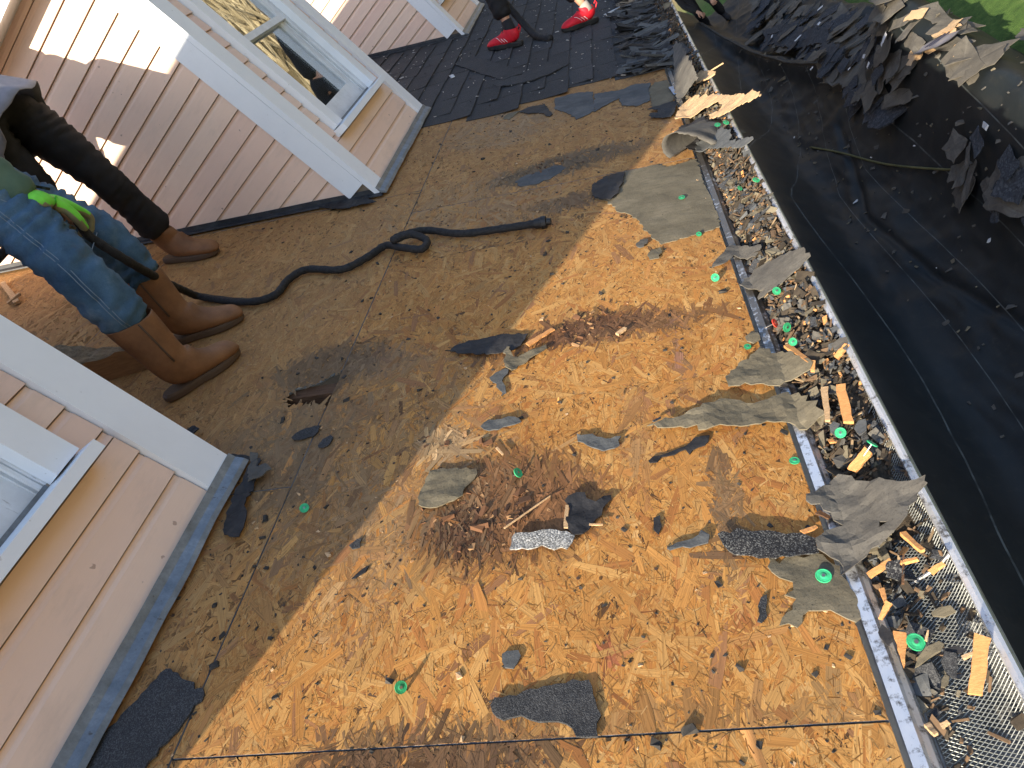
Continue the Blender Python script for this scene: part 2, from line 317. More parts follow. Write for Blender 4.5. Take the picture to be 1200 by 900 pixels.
def strands(u0,u1,v0,v1,dens,rs,hole=None,small=.35):
    n = int((u1-u0)*(v1-v0)*dens); seedz = rs.uniform(0,50)
    c = np.stack([rs.uniform(u0,u1,n), rs.uniform(v0,v1,n)],1)
    fines = rs.random(n) < small
    L = np.exp(rs.normal(np.log(.052),.42,n)); Wd = np.exp(rs.normal(np.log(.0078),.5,n))
    big = (~fines) & (rs.random(n) < .032); L[big] = rs.uniform(.08,.17,big.sum()); Wd[big] = rs.uniform(.012,.028,big.sum())
    L[fines] = rs.uniform(.012,.032,fines.sum()); Wd[fines] = rs.uniform(.0007,.0024,fines.sum())
    a = rs.normal(0,.62,n); rr = rs.random(n) < .22; a[rr] = rs.uniform(-1.57,1.57,rr.sum())
    col = PAL[rs.choice(len(PAL), n, p=PW)]*rs.uniform(.88,1.10,(n,1))
    col[big] = np.array([[.51,.275,.088],[.48,.225,.060],[.38,.155,.044],[.44,.195,.055],[.31,.145,.06]])[rs.choice(5,big.sum(),p=[.34,.30,.12,.16,.08])]*rs.uniform(.85,1.1,(big.sum(),1))
    lf = np.array([noise.fractal((p[0]*22,p[1]*5,seedz),1,2,4) for p in c]); lf2 = np.array([noise.noise((p[0]*3.2,p[1]*2.2,seedz+9)) for p in c]); mod = .97+.20*np.clip(lf,-1,1)+.14*lf2; col = col*np.stack([mod**.8,mod,mod**1.2],1)
    drk = fines & (rs.random(n) < .28); col[drk] *= .45
    z = rs.uniform(0.,.0006,n); z[fines] = rs.uniform(.0006,.0010,fines.sum()); z[big] = rs.uniform(.0004,.0008,big.sum()); tilt = rs.normal(0,.0025,n); roll = rs.normal(0,.010,n)
    odd = rs.random(n)<.02; tilt[odd] *= 5; roll[odd] *= 4
    lift = np.zeros(n)
    for (cc,ru,rv,ang,scol,k,rough) in ST:
        d = c-np.array(cc); ca,sa = math.cos(ang), math.sin(ang); du = (d[:,0]*ca+d[:,1]*sa)/ru; dv = (-d[:,0]*sa+d[:,1]*ca)/rv
        q = np.sqrt(du*du+dv*dv)+rs.normal(0,.16,n); w = np.clip((1.25-q)/.45,0,1)*k
        w = w*(rs.random(n) < (.42+.55*k))
        col = col*(1-w[:,None])+scol*rs.uniform(.55,1.5,(n,1))*w[:,None]
        lift = np.maximum(lift, w*rough)
    tilt = tilt+rs.normal(0,1,n)*lift*.025; roll = roll+rs.normal(0,1,n)*lift*.09; z = z+lift*rs.uniform(0,.0022,n); Wd = Wd*(1-.45*lift); a = a*(1-.4*lift)
    wth_shade = np.clip(np.maximum((c[:,1]-1.9)/2., (-.75-c[:,0])/.4),0,1)*.5; col = col*(1-wth_shade[:,None])+np.array([.27,.175,.088])*rs.uniform(.7,1.2,(n,1))*wth_shade[:,None]  # weathering, with the shaded part of the deck also darkened in colour
    if hole is not None:
        keep = np.array([not inpoly(p, hole) for p in c]); c,L,Wd,a,col,z,tilt,roll = [q[keep] for q in (c,L,Wd,a,col,z,tilt,roll)]; n = len(c)
    ax = np.stack([np.sin(a), np.cos(a)],1); bx = np.stack([np.cos(a), -np.sin(a)],1)
    l = np.stack([-.5+rs.uniform(0,.12,n), rs.uniform(-.12,.12,n), .5-rs.uniform(0,.12,n), .5-rs.uniform(0,.12,n), rs.uniform(-.12,.12,n), -.5+rs.uniform(0,.12,n)],1)*L[:,None]
    w = np.stack([-.5*rs.uniform(.4,1,n), -.5*np.ones(n), -.5*rs.uniform(.4,1,n), .5*rs.uniform(.4,1,n), .5*np.ones(n), .5*rs.uniform(.4,1,n)],1)*Wd[:,None]
    P = c[:,None,:]+l[:,:,None]*ax[:,None,:]+w[:,:,None]*bx[:,None,:]
    P[:,:,0] = np.clip(P[:,:,0],u0,u1); P[:,:,1] = np.clip(P[:,:,1],v0,v1)
    N = z[:,None]+l*np.tan(tilt)[:,None]+w*np.tan(roll)[:,None]
    N = np.maximum(N, -.0008)
    V = np.concatenate([P,N[:,:,None]],2).reshape(-1,3)
    base = (np.arange(n)*6)[:,None]
    F = np.concatenate([base+np.array([0,1,4,5]), base+np.array([1,2,3,4])],1).reshape(-1,4)
    G = np.stack([l+rs.uniform(0,50,n)[:,None], w+rs.uniform(0,5,n)[:,None]],2).reshape(-1,2)
    C = np.repeat(col,6,0)
    return V,F,G,C
def osb_sheet(u0,u1,v0,v1,zones,seed,outline=None,hole=None):
    g_ = .0022; T=.011
    u0 += g_; u1 -= g_; v0 += g_; v1 -= g_
    if outline is None: outline = [(u0,v0),(u1,v0),(u1,v1),(u0,v1)]
    n = len(outline)
    V = [np.array([(p[0],p[1],-.0003) for p in outline]), np.array([(p[0],p[1],-T) for p in outline])]
    fl = [tuple(range(n)), tuple(range(n,2*n))[::-1]]+[((i+1)%n,i,n+i,n+(i+1)%n) for i in range(n)]
    rs = np.random.RandomState(seed); VV=[];FF=[];GG=[];CC=[]; off=2*n
    for (a,b,c,d,dens) in zones:
        a=max(a,u0); b=min(b,u1); c=max(c,v0); d=min(d,v1)
        if a>=b or c>=d: continue
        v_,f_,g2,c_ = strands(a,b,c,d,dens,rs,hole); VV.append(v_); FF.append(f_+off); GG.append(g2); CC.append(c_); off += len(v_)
    V = np.concatenate(V+VV); me = bpy.data.meshes.new('osb_sheet')
    nq = sum(len(f) for f in FF); loops = [i for f in fl for i in f]; sizes=[len(f) for f in fl]+[4]*nq
    li = np.concatenate([np.array(loops)]+[f.reshape(-1) for f in FF]) if FF else np.array(loops)
    me.vertices.add(len(V)); me.vertices.foreach_set('co', V.astype(np.float32).reshape(-1))
    me.loops.add(len(li)); me.loops.foreach_set('vertex_index', li.astype(np.int32))
    sizes=np.array(sizes,np.int32); starts=np.concatenate([[0],np.cumsum(sizes)[:-1]]).astype(np.int32)
    me.polygons.add(len(sizes)); me.polygons.foreach_set('loop_start', starts); me.polygons.foreach_set('loop_total', sizes)
    mi = np.zeros(len(sizes),np.int32); mi[0]=1; mi[1]=1; mi[2:len(fl)]=2; me.polygons.foreach_set('material_index', mi)
    me.update(calc_edges=True)
    if FF:
        uvl = me.uv_layers.new(name='grain'); uvv = np.concatenate([np.zeros((2*n,2))]+GG)[li]; uvl.data.foreach_set('uv', uvv.astype(np.float32).reshape(-1))
        ca = me.attributes.new('col','FLOAT_COLOR','POINT'); cc = np.concatenate([np.full((2*n,3),.2)]+CC); cc = np.concatenate([cc,np.ones((len(cc),1))],1)
        ca.data.foreach_set('color', cc.astype(np.float32).reshape(-1))
    me.validate()
    return link('osb_sheet', me, deck, [OSB,OSB_CORE,OSB_EDGE])
VS = 0.667
DN, DM, DF = 27000, 17000, 10000
for k,(a,b) in enumerate([(-1.77,VS),(VS,VS+2.44),(VS+2.44,VS+4.88),(VS+4.88,VS+7.32),(VS+7.32,VS+9.76),(VS+9.76,VS+12.2)]):
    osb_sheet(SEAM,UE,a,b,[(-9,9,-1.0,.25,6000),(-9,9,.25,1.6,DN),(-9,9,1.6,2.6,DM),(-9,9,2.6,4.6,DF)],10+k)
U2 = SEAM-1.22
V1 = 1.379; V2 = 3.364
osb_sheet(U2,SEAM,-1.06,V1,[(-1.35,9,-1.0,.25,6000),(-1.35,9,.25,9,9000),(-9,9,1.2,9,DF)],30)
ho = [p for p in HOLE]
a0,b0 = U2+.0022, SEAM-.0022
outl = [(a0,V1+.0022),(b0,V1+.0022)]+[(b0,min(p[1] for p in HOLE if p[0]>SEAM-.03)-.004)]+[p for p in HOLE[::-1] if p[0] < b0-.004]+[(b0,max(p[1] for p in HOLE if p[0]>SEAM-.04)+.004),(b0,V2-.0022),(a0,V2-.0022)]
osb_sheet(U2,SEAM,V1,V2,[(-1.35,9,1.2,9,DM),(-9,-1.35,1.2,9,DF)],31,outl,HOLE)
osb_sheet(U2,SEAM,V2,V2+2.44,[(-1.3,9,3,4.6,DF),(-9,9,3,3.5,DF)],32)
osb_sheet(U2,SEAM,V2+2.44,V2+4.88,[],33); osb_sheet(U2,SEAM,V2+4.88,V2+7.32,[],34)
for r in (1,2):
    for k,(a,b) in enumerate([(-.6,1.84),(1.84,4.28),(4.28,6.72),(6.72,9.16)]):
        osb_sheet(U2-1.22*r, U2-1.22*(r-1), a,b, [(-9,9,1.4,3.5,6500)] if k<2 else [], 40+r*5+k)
for k in range(12):
    mb=MB(); v=1.834+.42*(k-3)
    mb.box((-4.7,v-.03,-.16),(.24,v+.02,-.0135)); mb.build('rafter', OLDWOOD, deck)
# crumbs of torn shingle and dirt lying everywhere
rg = random.Random(21); mb = MB()
for i in range(2600):
    v = .3+4.1*rg.random()**1.3; u = rg.uniform(-1.2,.26) if rg.random()<.8 or not 1.5<v<3.3 else rg.uniform(-2.6,-1.1)
    if inpoly((u,v),HOLE): continue
    s_ = min(.012, .0016*math.exp(rg.gauss(0,.65))); t = rg.uniform(0,6.28)
    M = Matrix.Translation((u,v,s_*.25)) @ Matrix.Rotation(t,4,'Z')
    mb.box((-s_,-s_*.6,-s_*.4),(s_,s_*.6,s_*.4),rg.choice((0,0,0,0,0,0,0,1)),M,s_*.4,rg)
mb.build('grit', [GRIT,TANWOOD], None, ROOF, kind='stuff', label='dark crumbs and splinters strewn over the wood deck', cat='crumbs')
# nail heads left in rows along the rafters
mb = MB(); rg = random.Random(31)
for k in range(12):
    v0_ = 1.834+.42*(k-3)
    for j in range(16):
        u = .22-.15*j+rg.gauss(0,.02); v = v0_+rg.gauss(0,.008)
        if rg.random() < .25 or u < -2.1 or v > 4.4 or inpoly((u,v),HOLE): continue
        r_ = rg.uniform(.0028,.0042); M = Matrix.Translation((u,v,.0012)); n_ = 8
        mb.add([M @ Vector((r_*math.cos(6.283*i/n_), r_*math.sin(6.283*i/n_), z)) for z in (0,.0012) for i in range(n_)], [tuple(range(n_))[::-1], tuple(range(n_,2*n_))]+[(i,(i+1)%n_,n_+(i+1)%n_,n_+i) for i in range(n_)])
mb.build('nail_heads', mottled('rusty_nail',(.03,.018,.012),(.12,.07,.045),300,.6,0), None, ROOF, kind='stuff', label='rusty nail heads left in rows in the wood deck', cat='nails')
# crumbs of rotten wood in the two rotted patches
mb = MB()
for i in range(380):
    q = rg.choice([(-0.3968, 1.2031)]*5+[(-0.4714, 1.1622)]*2+[(-0.1878, 1.9176)]*3+[(-0.3686, 3.3172)]*2+[(-0.5234, 1.4796)]); u = q[0]+rg.gauss(0,.07); v = q[1]+rg.gauss(0,.055)
    s_ = min(.014, .0035*math.exp(rg.gauss(0,.6))); M = Matrix.Translation((u,v,s_*.3)) @ Matrix.Rotation(rg.uniform(0,6.3),4,'Z') @ Matrix.Rotation(rg.gauss(0,.4),4,'X')
    mb.box((-s_,-s_*.45,-s_*.2),(s_,s_*.45,s_*.2),rg.choice((0,0,0,0,1,1,1,1,2)) if rg.random()>.06 else 2,M,s_*.3,rg)
mb.build('rot_crumbs', [plain('rotten_wood',(.13,.06,.028),.9),plain('dark_rotten_wood',(.06,.03,.017),.9),plain('tan_rotten_wood',(.30,.17,.08),.9)], None, ROOF, kind='stuff', label='brown crumbs of rotten wood lying in the rotted patches', cat='crumbs')
# ------------------------------------------------------------------ shingles still on the roof
sroof = empty('shingled_roof', kind='structure'); sroof.matrix_world = ROOF
def shingle_mesh(seed, tabs=3, cutleft=0.):
    r = random.Random(seed); mb = MB(); w=.333
    for t in range(tabs):
        a=t*w+.004; b=(t+1)*w-.004; lift=r.uniform(0,.005); e=.143+r.uniform(-.004,.004)
        vs=[]; nu=3
        for i in range(nu+1):
            q=i/nu; u=-.14+q*e; n_=.0045+.0065*q+lift*q*q
            for v in (a+r.uniform(-.002,.002), (a+b)/2, b+r.uniform(-.002,.002)):
                vs += [(u,v,n_),(u,v,n_-.0035)]
        fs=[]
        for i in range(nu):
            for j in range(2):
                k=(i*3+j)*2; l_=((i+1)*3+j)*2
                fs += [(k,k+2,l_+2,l_),(k+1,l_+1,l_+3,k+3)]
        top=[(nu*3+j)*2 for j in range(3)]
        for j in range(2): fs.append((top[j],top[j+1],top[j+1]+1,top[j]+1))
        for j in (0,2):
            for i in range(nu):
                k=(i*3+j)*2; l_=((i+1)*3+j)*2; fs.append((k,l_,l_+1,k+1))
        mb.add(vs,fs)
    mb.box((-.30,.002,.0008),(-.139,tabs*w-.002,.0045))
    me = mb.mesh('shingle'); me.materials.append(SHINGLE); return me
smesh = [shingle_mesh(s) for s in range(6)]
rs_ = random.Random(5); nsh=0
DORM = [(.18,1.46),(3.416,4.70),(6.86,8.14)]
for k in range(21):
    ub = .285-.143*k
    v = 4.34+rs_.uniform(-.05,.12)+(.25 if k%2 else 0) if ub>-1.16 else 4.74+(.25 if k%2 else 0.)
    if k in (0,1,2): v += .1
    while v < 12.0:
        if ub-.1 < -1.17 and (6.5 < v < 8.14):
            v += .334
            continue
        me = rs_.choice(smesh)
        o = bpy.data.objects.new('shingle', me); COL.objects.link(o); o.parent = sroof
        o.location = (ub+rs_.uniform(-.004,.004), v, rs_.uniform(0,.0015)); o.rotation_euler = (0,0,rs_.gauss(0,.006)); nsh+=1
        v += 1.002
# ------------------------------------------------------------------ dormers
def range_board(mb, z0, z1, srange, axis, sign, face, prof, extra=()):
    # lap board between heights z0..z1; srange(z) -> (s0,s1); face = plane coordinate, sign = outward direction
    lv = sorted(set([z0, z1-.022, z1-.012, z1]+[e for e in extra if z0 < e < z1]))
    rows=[]
    for z in lv:
        r = srange(z)
        if r is None or r[1]-r[0] < .002: continue
        q = z1-z; out = prof(q)
        rows.append((z, r[0], r[1], out))
    if len(rows) < 2: return False
    vs=[]
    def pt3(s,z,o):
        p=[0,0,z]; p[axis]=s; p[1-axis]=face+sign*o; return p
    for (z,s0,s1,o_) in rows: vs += [pt3(s0,z,.002),pt3(s0,z,o_),pt3(s1,z,o_),pt3(s1,z,.002)]
    n=len(rows); fs=[(0,1,2,3),((n-1)*4+3,(n-1)*4+2,(n-1)*4+1,(n-1)*4)]
    for i in range(n-1):
        k=i*4
        for j in range(4): fs.append((k+j,k+(j+1)%4,k+4+(j+1)%4,k+4+j))
    mb.add(vs,fs); return True
def prof(q):      # outward offset by distance below the board's top: cove at the top, flat face, proud butt
    return .004+ .0055*min(1,max(0,(q-.010)/.014)) if q < .03 else .0095+.0045*(q-.03)/.07
W_=1.282; EZ=1.625; RISE=st/ct; OV=.125; PITCH=1.0
def build_dormer():
    D = empty('dormer', (0,0,0))
    # core walls (plywood under the boards): front and two sides as one pentagon prism
    mb=MB(); rz=EZ+W_/2*PITCH
    mb.prism([(0.004,-.9),(W_-.004,-.9),(W_-.004,EZ),(W_/2,rz-.02),(.004,EZ)],0,-3.4,-.56)
    mb.prism([(0.004,-.9),(W_-.004,-.9),(W_-.004,.34),(.004,.34)],0,-.559,-.001); mb.prism([(0.004,1.42),(W_-.004,1.42),(W_-.004,EZ),(W_/2,rz-.02),(.004,EZ)],0,-.559,-.001)
    mb.box((-.559,.004,.341),(-.001,.275,1.419)); mb.box((-.559,W_-.275,.341),(-.001,W_-.004,1.419)); mb.build('wall', plain('wall_sheathing',(.30,.24,.19),.8), D)
    EXP=.098; z0b=.017
    nb=0
    # side wall boards (both sides)
    for face,sign in ((0.,-1),(W_,1)):
        z=z0b
        while z < EZ-.01:
            z1=min(z+EXP-.003, EZ); mb=MB()
            def sr(zz): return (max(-zz/RISE+.022/RISE, -2.6), -.108+.0)
            if range_board(mb,z,z1,sr,0,sign,face,prof,(.055,.075,.09)):
                mb.build('siding_board', SIDE_X, D)
            z += EXP
    # front boards, broken round the window
    wy0,wy1,wz0,wz1 = .205,W_-.205,.288,1.50
    z=z0b+.005
    while z < rz-.06:
        z1=z+EXP-.003
        def lim(zz): return (.102,W_-.102) if zz<EZ else (zz-EZ+.03,W_-(zz-EZ)-.03)
        segs=[]
        if z1<=wz0+.002 or z>=wz1-.004: segs=[lambda zz: lim(zz)]
        elif z < wz0 < z1:
            segs=[lambda zz: lim(zz) if zz<wz0-.002 else None]
            segs+=[lambda zz:(.102,wy0-.002) if zz>=wz0-.002 else None, lambda zz:(wy1+.002,W_-.102) if zz>=wz0-.002 else None]
        else: segs=[lambda zz:(.102,wy0-.002), lambda zz:(wy1+.002,W_-.102)]
        for sg in segs:
            mb=MB()
            if range_board(mb,z,z1,sg,1,1,0.,prof,(wz0-.004,wz0-.001)): mb.build('siding_board', SIDE_Y, D)
        z+=EXP
    # corner boards: front leg and side leg at each corner
    for y,s in ((0,1),(W_,-1)):
        mb=MB(); a,b=sorted((y-s*.026,y+s*.098)); mb.box((.001,a,.002),(.027,b,EZ+.02)); mb.build('corner_board', WHITE, D)
        mb=MB(); a,b=sorted((y-s*.002,y-s*.0255)); mb.box((-.106,a,.085),(-.0005,b,EZ)); mb.build('corner_board', WHITE, D)
    # eaves: soffit, fascia, roof slopes
    for y,s in ((0,-1),(W_,1)):
        mb=MB(); a,b=sorted((y+s*.003,y+s*OV)); mb.box((-2.9,a,EZ),(.14,b,EZ+.015)); mb.build('soffit', WHITE, D)
        mb=MB(); a,b=sorted((y+s*(OV+.001),y+s*(OV+.022))); mb.box((-2.9,a,EZ-.02),(.14,b,EZ+.10)); mb.build('fascia', WHITE, D)
        mb=MB(); yc=W_/2; ye=y+s*(OV+.035); h=abs(ye-yc)*PITCH; z0=EZ+.095
        poly=[(ye,z0),(yc,z0+h),(yc,z0+h+.03),(ye,z0+.03)]
        mb.prism(poly,0,-3.9,.16); mb.build('roof_slope', SHINGLE, D)
        mb=MB(); mb.prism([(y+s*.0,EZ+.001),(yc,EZ+W_/2*PITCH+.001),(yc,EZ+W_/2*PITCH+.11),(ye-s*.02,EZ+.09)],0,.1405,.158); mb.build('rake_board', WHITE, D)
    # window
    x=.02
    mb=MB(); mb.box((-.055,wy0+.075,wz0+.05),(.0,wy0+.10,wz1-.08)); mb.box((-.055,wy1-.10,wz0+.05),(.0,wy1-.075,wz1-.08)); mb.box((-.055,wy0+.1005,wz1-.105),(.0,wy1-.1005,wz1-.08))
    win=mb.build('window', WHITE_AGED, D)
    for a,b in ((wy0+.004,wy0+.094),(wy1-.094,wy1-.004)):
        mb=MB(); mb.box((.001,a,wz0+.042),(.044,b,wz1-.09)); mb.build('casing', WHITE, win)
    mb=MB(); mb.box((.001,wy0+.004,wz1-.0895),(.046,wy1-.004,wz1)); mb.build('casing', WHITE, win)
    mb=MB(); mb.prism([(-.05,wz0+.050),(-.05,wz0+.006),(.082,wz0+.001),(.082,wz0+.034)][::-1],1,0,1) if False else None
    sv=[]; 
    for yy in (wy0-.012,wy1+.012): sv += [(.001,yy,wz0+.004),(.078,yy,wz0),(.078,yy,wz0+.03),(.001,yy,wz0+.0415)]
    mb.add(sv,[(0,3,2,1),(4,5,6,7),(0,1,5,4),(1,2,6,5),(2,3,7,6),(3,0,4,7)]); mb.build('sill', WHITE, win)
    mb=MB(); mb.box((-.054,wy0+.1,wz0+.030),(.0005,wy1-.1,wz0+.052)); mb.build('sill', GALV, win)
    # blind stops / track ridges
    mb=MB()
    for yy in (wy0+.1005,wy1-.1135):
        for xa,xb,ww in ((-.040,-.024,.013),(-.012,-.003,.010)):
            mb=MB(); mb.box((xa,yy,wz0+.0525),(xb,yy+ww,wz1-.106)); mb.build('track', WHITE_AGED, win)
    iy0,iy1=wy0+.114,wy1-.114; mid=wz0+.60
    def sash(z0,z1,xo,bot,top):
        mb=MB(); t=.022; sw=.055
        mb.box((xo,iy0,z0),(xo+t,iy0+sw,z1)); mb.box((xo,iy1-sw,z0),(xo+t,iy1,z1))
        mb.box((xo+.0006,iy0+sw,z0),(xo+t-.0006,iy1-sw,z0+bot)); mb.box((xo+.0006,iy0+sw,z1-top),(xo+t-.0006,iy1-sw,z1))
        mb.build('sash', WHITE_AGED, win)
        mb=MB(); mb.box((xo+.006,iy0+sw-.004,z0+bot-.004),(xo+.012,iy1-sw+.004,z1-top+.004)); mb.build('pane', GLASS, win)
    sash(wz0+.053,mid+.02,-.052,.095,.032); sash(mid-.012,wz1-.106,-.026,.034,.05)
    mb=MB(); mb.box((-.5,wy0+.1,wz0+.05),(-.06,wy1-.1,wz1-.1)); me=mb.mesh('room')
    bm=bmesh.new(); bm.from_mesh(me); bmesh.ops.reverse_faces(bm,faces=bm.faces); bm.to_mesh(me); bm.free(); link('room_recess', me, win, [plain('dim_room',(.06,.06,.065),.9)])
    # flashing along the front and both sides
    mb=MB(); pts=[(.0275,.0),(.0285,.030),(.0315,.030),(.034,.010),(.047,-.009),(.050,-.022),(.047,-.023),(.029,-.004)]
    n=24; vs=[]; r=random.Random(2)
    for i in range(n+1):
        yy=-.03+(W_+.06)*i/n; j=.003*noise.noise((yy*7,3,0)); j2=.005*noise.noise((yy*5,9,0))
        for a,(px,pz) in enumerate(pts): vs.append((px+(j if a>2 else 0),yy,pz+(j2 if 3<a<7 else 0)+(j*.5 if a in (1,2) else 0)))
    m_=len(pts); fs=[(i*m_+k,i*m_+(k+1)%m_,(i+1)*m_+(k+1)%m_,(i+1)*m_+k) for i in range(n) for k in range(m_)]+[tuple(range(m_))[::-1],tuple(range(n*m_,(n+1)*m_))]
    mb.add(vs,fs); mb.build('flashing', GALV, D)
    for y,s in ((0,-1),(W_,1)):
        mb=MB(); L=2.45
        q0,q1=.0,-L
        sec=[(.003,.004),(.003,.028),(.020,.034),(.023,.014),(.044,.009),(.046,.003)]   # (out, up from roof)
        vs=[]
        for i in range(21):
            xx=.03+(q1-q0)*i/20; zr=-xx*RISE; jj=.004*noise.noise((xx*6,s*4,1))
            for (o_,h_) in sec: vs.append((xx,y+s*(o_+(jj if o_>.05 else 0)),zr+h_/ct+(jj if h_>.02 else 0)))
        m_=len(sec); fs=[(i*m_+k,i*m_+(k+1)%m_,(i+1)*m_+(k+1)%m_,(i+1)*m_+k) for i in range(20) for k in range(m_)]+[tuple(range(m_))[::-1],tuple(range(20*m_,21*m_))]
        mb.add(vs,fs); mb.build('flashing', BLACK_FLASH, D)
    return D
# glass: mirror of the hill over a dim room
m=NT('window_glass'); t=m.t; gl=m.n('BsdfGlossy',{'Roughness':.01,'Color':(.95,.97,1,1)}); tr=m.n('BsdfTransparent',{'Color':(.75,.8,.8,1)})
fr=m.n('LayerWeight',{'Blend':.45}); mx=m.n('MixShader',{'Fac':m.math('MULTIPLY_ADD',fr.outputs['Facing'],.42)}); mx.inputs[0].links[0].from_node.inputs[2].default_value=.22
t.links.new(tr.outputs[0],mx.inputs[1]); t.links.new(gl.outputs[0],mx.inputs[2]); t.links.new(mx.outputs[0],m.out.inputs[0]); GLASS=m.mat
XF=-1.634; ZB=3.607
D0=build_dormer()
def dup(o,parent=None):
    c=o.copy(); COL.objects.link(c)
    if parent is not None: c.parent=parent
    for ch in list(o.children): dup(ch,c)
    return c
D1=dup(D0); D2=dup(D0)
GD='dormers along the roof'
for d,y,x,lab in ((D0,.18,XF,'nearest peach sided dormer, cut off at the lower left with its white corner board'),(D1,3.416,XF-.012,'middle peach dormer with its window mirroring dry grass, behind the two workers'),(D2,6.86,XF-.03,'farthest peach dormer at the top, beside the person in red shoes')):
    d.location=(x,y,ZB-(x-XF)*RISE); tag(d,lab,'dormer',GD)
# ------------------------------------------------------------------ eave: drip edge, gutter, house wall
EXz=lambda u,n=0: RP(u,0,n)
p=RP(UE,0); ex,ez=p.x,p.z
mb=MB(); n=70; vs=[]; 
q0=RP(UE+.008,0,.002); q1=RP(UE+.025,0,.005); 
sec=[(q0.x,q0.z),(q1.x-.004,q1.z+.003),(q1.x+.003,q1.z),(q1.x+.004,q1.z-.012),(q1.x+.010,q1.z-.020),(q1.x+.010,q1.z-.032),(q1.x+.002,q1.z-.032),(q1.x-.002,q1.z-.012),(q0.x,q0.z-.006)]
for i in range(n+1):
    y=-1.5+14.5*i/n; j=.003*noise.noise((y*3,1,0))+.002*noise.noise((y*9,1,5))
    for (a,b) in sec: vs.append((a+j,y,b+j*.7))
m_=len(sec); fs=[(i*m_+k,i*m_+(k+1)%m_,(i+1)*m_+(k+1)%m_,(i+1)*m_+k) for i in range(n) for k in range(m_)]
mb.add(vs,fs); mb.build('drip_edge', ALU, None, label='bent silver metal strip along the edge of the wood deck', cat='drip edge')
G_=empty('gutter',(0,0,0),label='silver rain gutter full of torn roofing scraps',cat='gutter')
GX0,GX1,GZ=-.425,-.272,2.742
mb=MB(); mb.prism([(z,x) for x,z in [(GX0,GZ-.01),(GX0,GZ-.115),(GX0+.10,GZ-.115),(GX1-.006,GZ-.05),(GX1-.006,GZ-.002),(GX1-.008,GZ-.002),(GX1-.009,GZ-.048),(GX0+.099,GZ-.112),(GX0+.003,GZ-.112),(GX0+.003,GZ-.01)]],1,-1.5,13) if False else None
prof_=[(GX0,GZ-.01),(GX0,GZ-.115),(GX0+.10,GZ-.115),(GX1-.004,GZ-.05),(GX1-.004,GZ-.010),(GX1-.007,GZ-.010),(GX1-.007,GZ-.048),(GX0+.099,GZ-.112),(GX0+.003,GZ-.112),(GX0+.003,GZ-.01)]
def extr(prof2,y0,y1,n=1,jf=None):
    vs=[]; m_=len(prof2)
    for i in range(n+1):
        y=y0+(y1-y0)*i/n
        for a,(x,z) in enumerate(prof2):
            j=jf(a,y) if jf else (0,0)
            vs.append((x+j[0],y,z+j[1]))
    fs=[(i*m_+k,i*m_+(k+1)%m_,(i+1)*m_+(k+1)%m_,(i+1)*m_+k) for i in range(n) for k in range(m_)]+[tuple(range(m_))[::-1],tuple(range(n*m_,(n+1)*m_))]
    return vs,fs
mb=MB(); mb.add(*extr(prof_,-1.5,13)); mb.build('trough', GUTTER_PAINT, G_)
for (a,b) in ((-1.5,1.92),(1.925,5.0),(5.005,13)):
    lip=[(GX1-.013,GZ-.008),(GX1-.013,GZ+.000),(GX1-.010,GZ+.004),(GX1-.002,GZ+.005),(GX1+.003,GZ+.001),(GX1+.003,GZ-.010),(GX1-.003,GZ-.0095)]
    mb=MB(); mb.add(*extr(lip,a,b,40,lambda k,y:(.0015*noise.noise((y*4,2,1)),.0018*noise.noise((y*5,7,1))))); mb.build('gutter_lip', ALU, G_)
# mesh guard: expanded metal, two families of diagonal wires over a gently sagging strip
def guard_z(x,y):
    t=(x-GX0)/(GX1-GX0); return GZ-.002-.022*math.sin(math.pi*min(1,max(0,t)))**1.0-.004*noise.noise((y*3,x*9,0))-.004
mb=MB(); sp=.0072; hw=.00065; y=-.2; x0,x1=GX0+.006,GX1-.013; L=(x1-x0)*.62; NS=6
for fam in (1,-1):
    for k in range(int(7.0/sp)):
        yc=-1.1+k*sp; vs=[]
        if yc>3.4 and k%2: continue
        for i in range(NS+1):
            t=i/NS; x=x0+(x1-x0)*t; y=yc+fam*L*(t-.5); z=guard_z(x,y)+(.0004 if fam>0 else 0)
            vs+=[(x,y-hw*1.4,z),(x,y+hw*1.4,z),(x,y,z+.0009)]
        fs=[]
        for i in range(NS):
            a=i*3; b=a+3
            fs+=[(a,a+2,b+2,b),(a+2,a+1,b+1,b+2),(a+1,a,b,b+1)]
        mb.add(vs,fs)
mb.build('mesh_guard', GUARD, G_, kind='stuff')
# bends across the guard
for yy in [0.91]:
    mb=MB(); mb.tube([(x0+(x1-x0)*i/6,yy+.012*i/6,guard_z(x0+(x1-x0)*i/6,yy)+.002) for i in range(7)],.003,6); mb.build('guard_seam', ALU, G_)
mb=MB(); mb.box((-.472,-1.5,GZ-.19),(GX0-.003,13,GZ-.012)); mb.build('fascia_board', WHITE_AGED, None, kind='structure')
mb=MB(); mb.box((-.80,-1.5,GZ-.205),(-.473,13,GZ-.192)); mb.build('soffit', WHITE_AGED, None, kind='structure')
mb=MB(); mb.box((-.92,-1.5,0),(-.80,13,GZ-.194)); mb.build('house_wall', SIDE_Y, None, kind='structure')
mb=MB(); mb.box((-5.5,-1.4,2.45),(-.93,12.9,2.5)); mb.build('attic_floor', plain('attic_floor',(.08,.07,.06),.9), None, kind='structure')
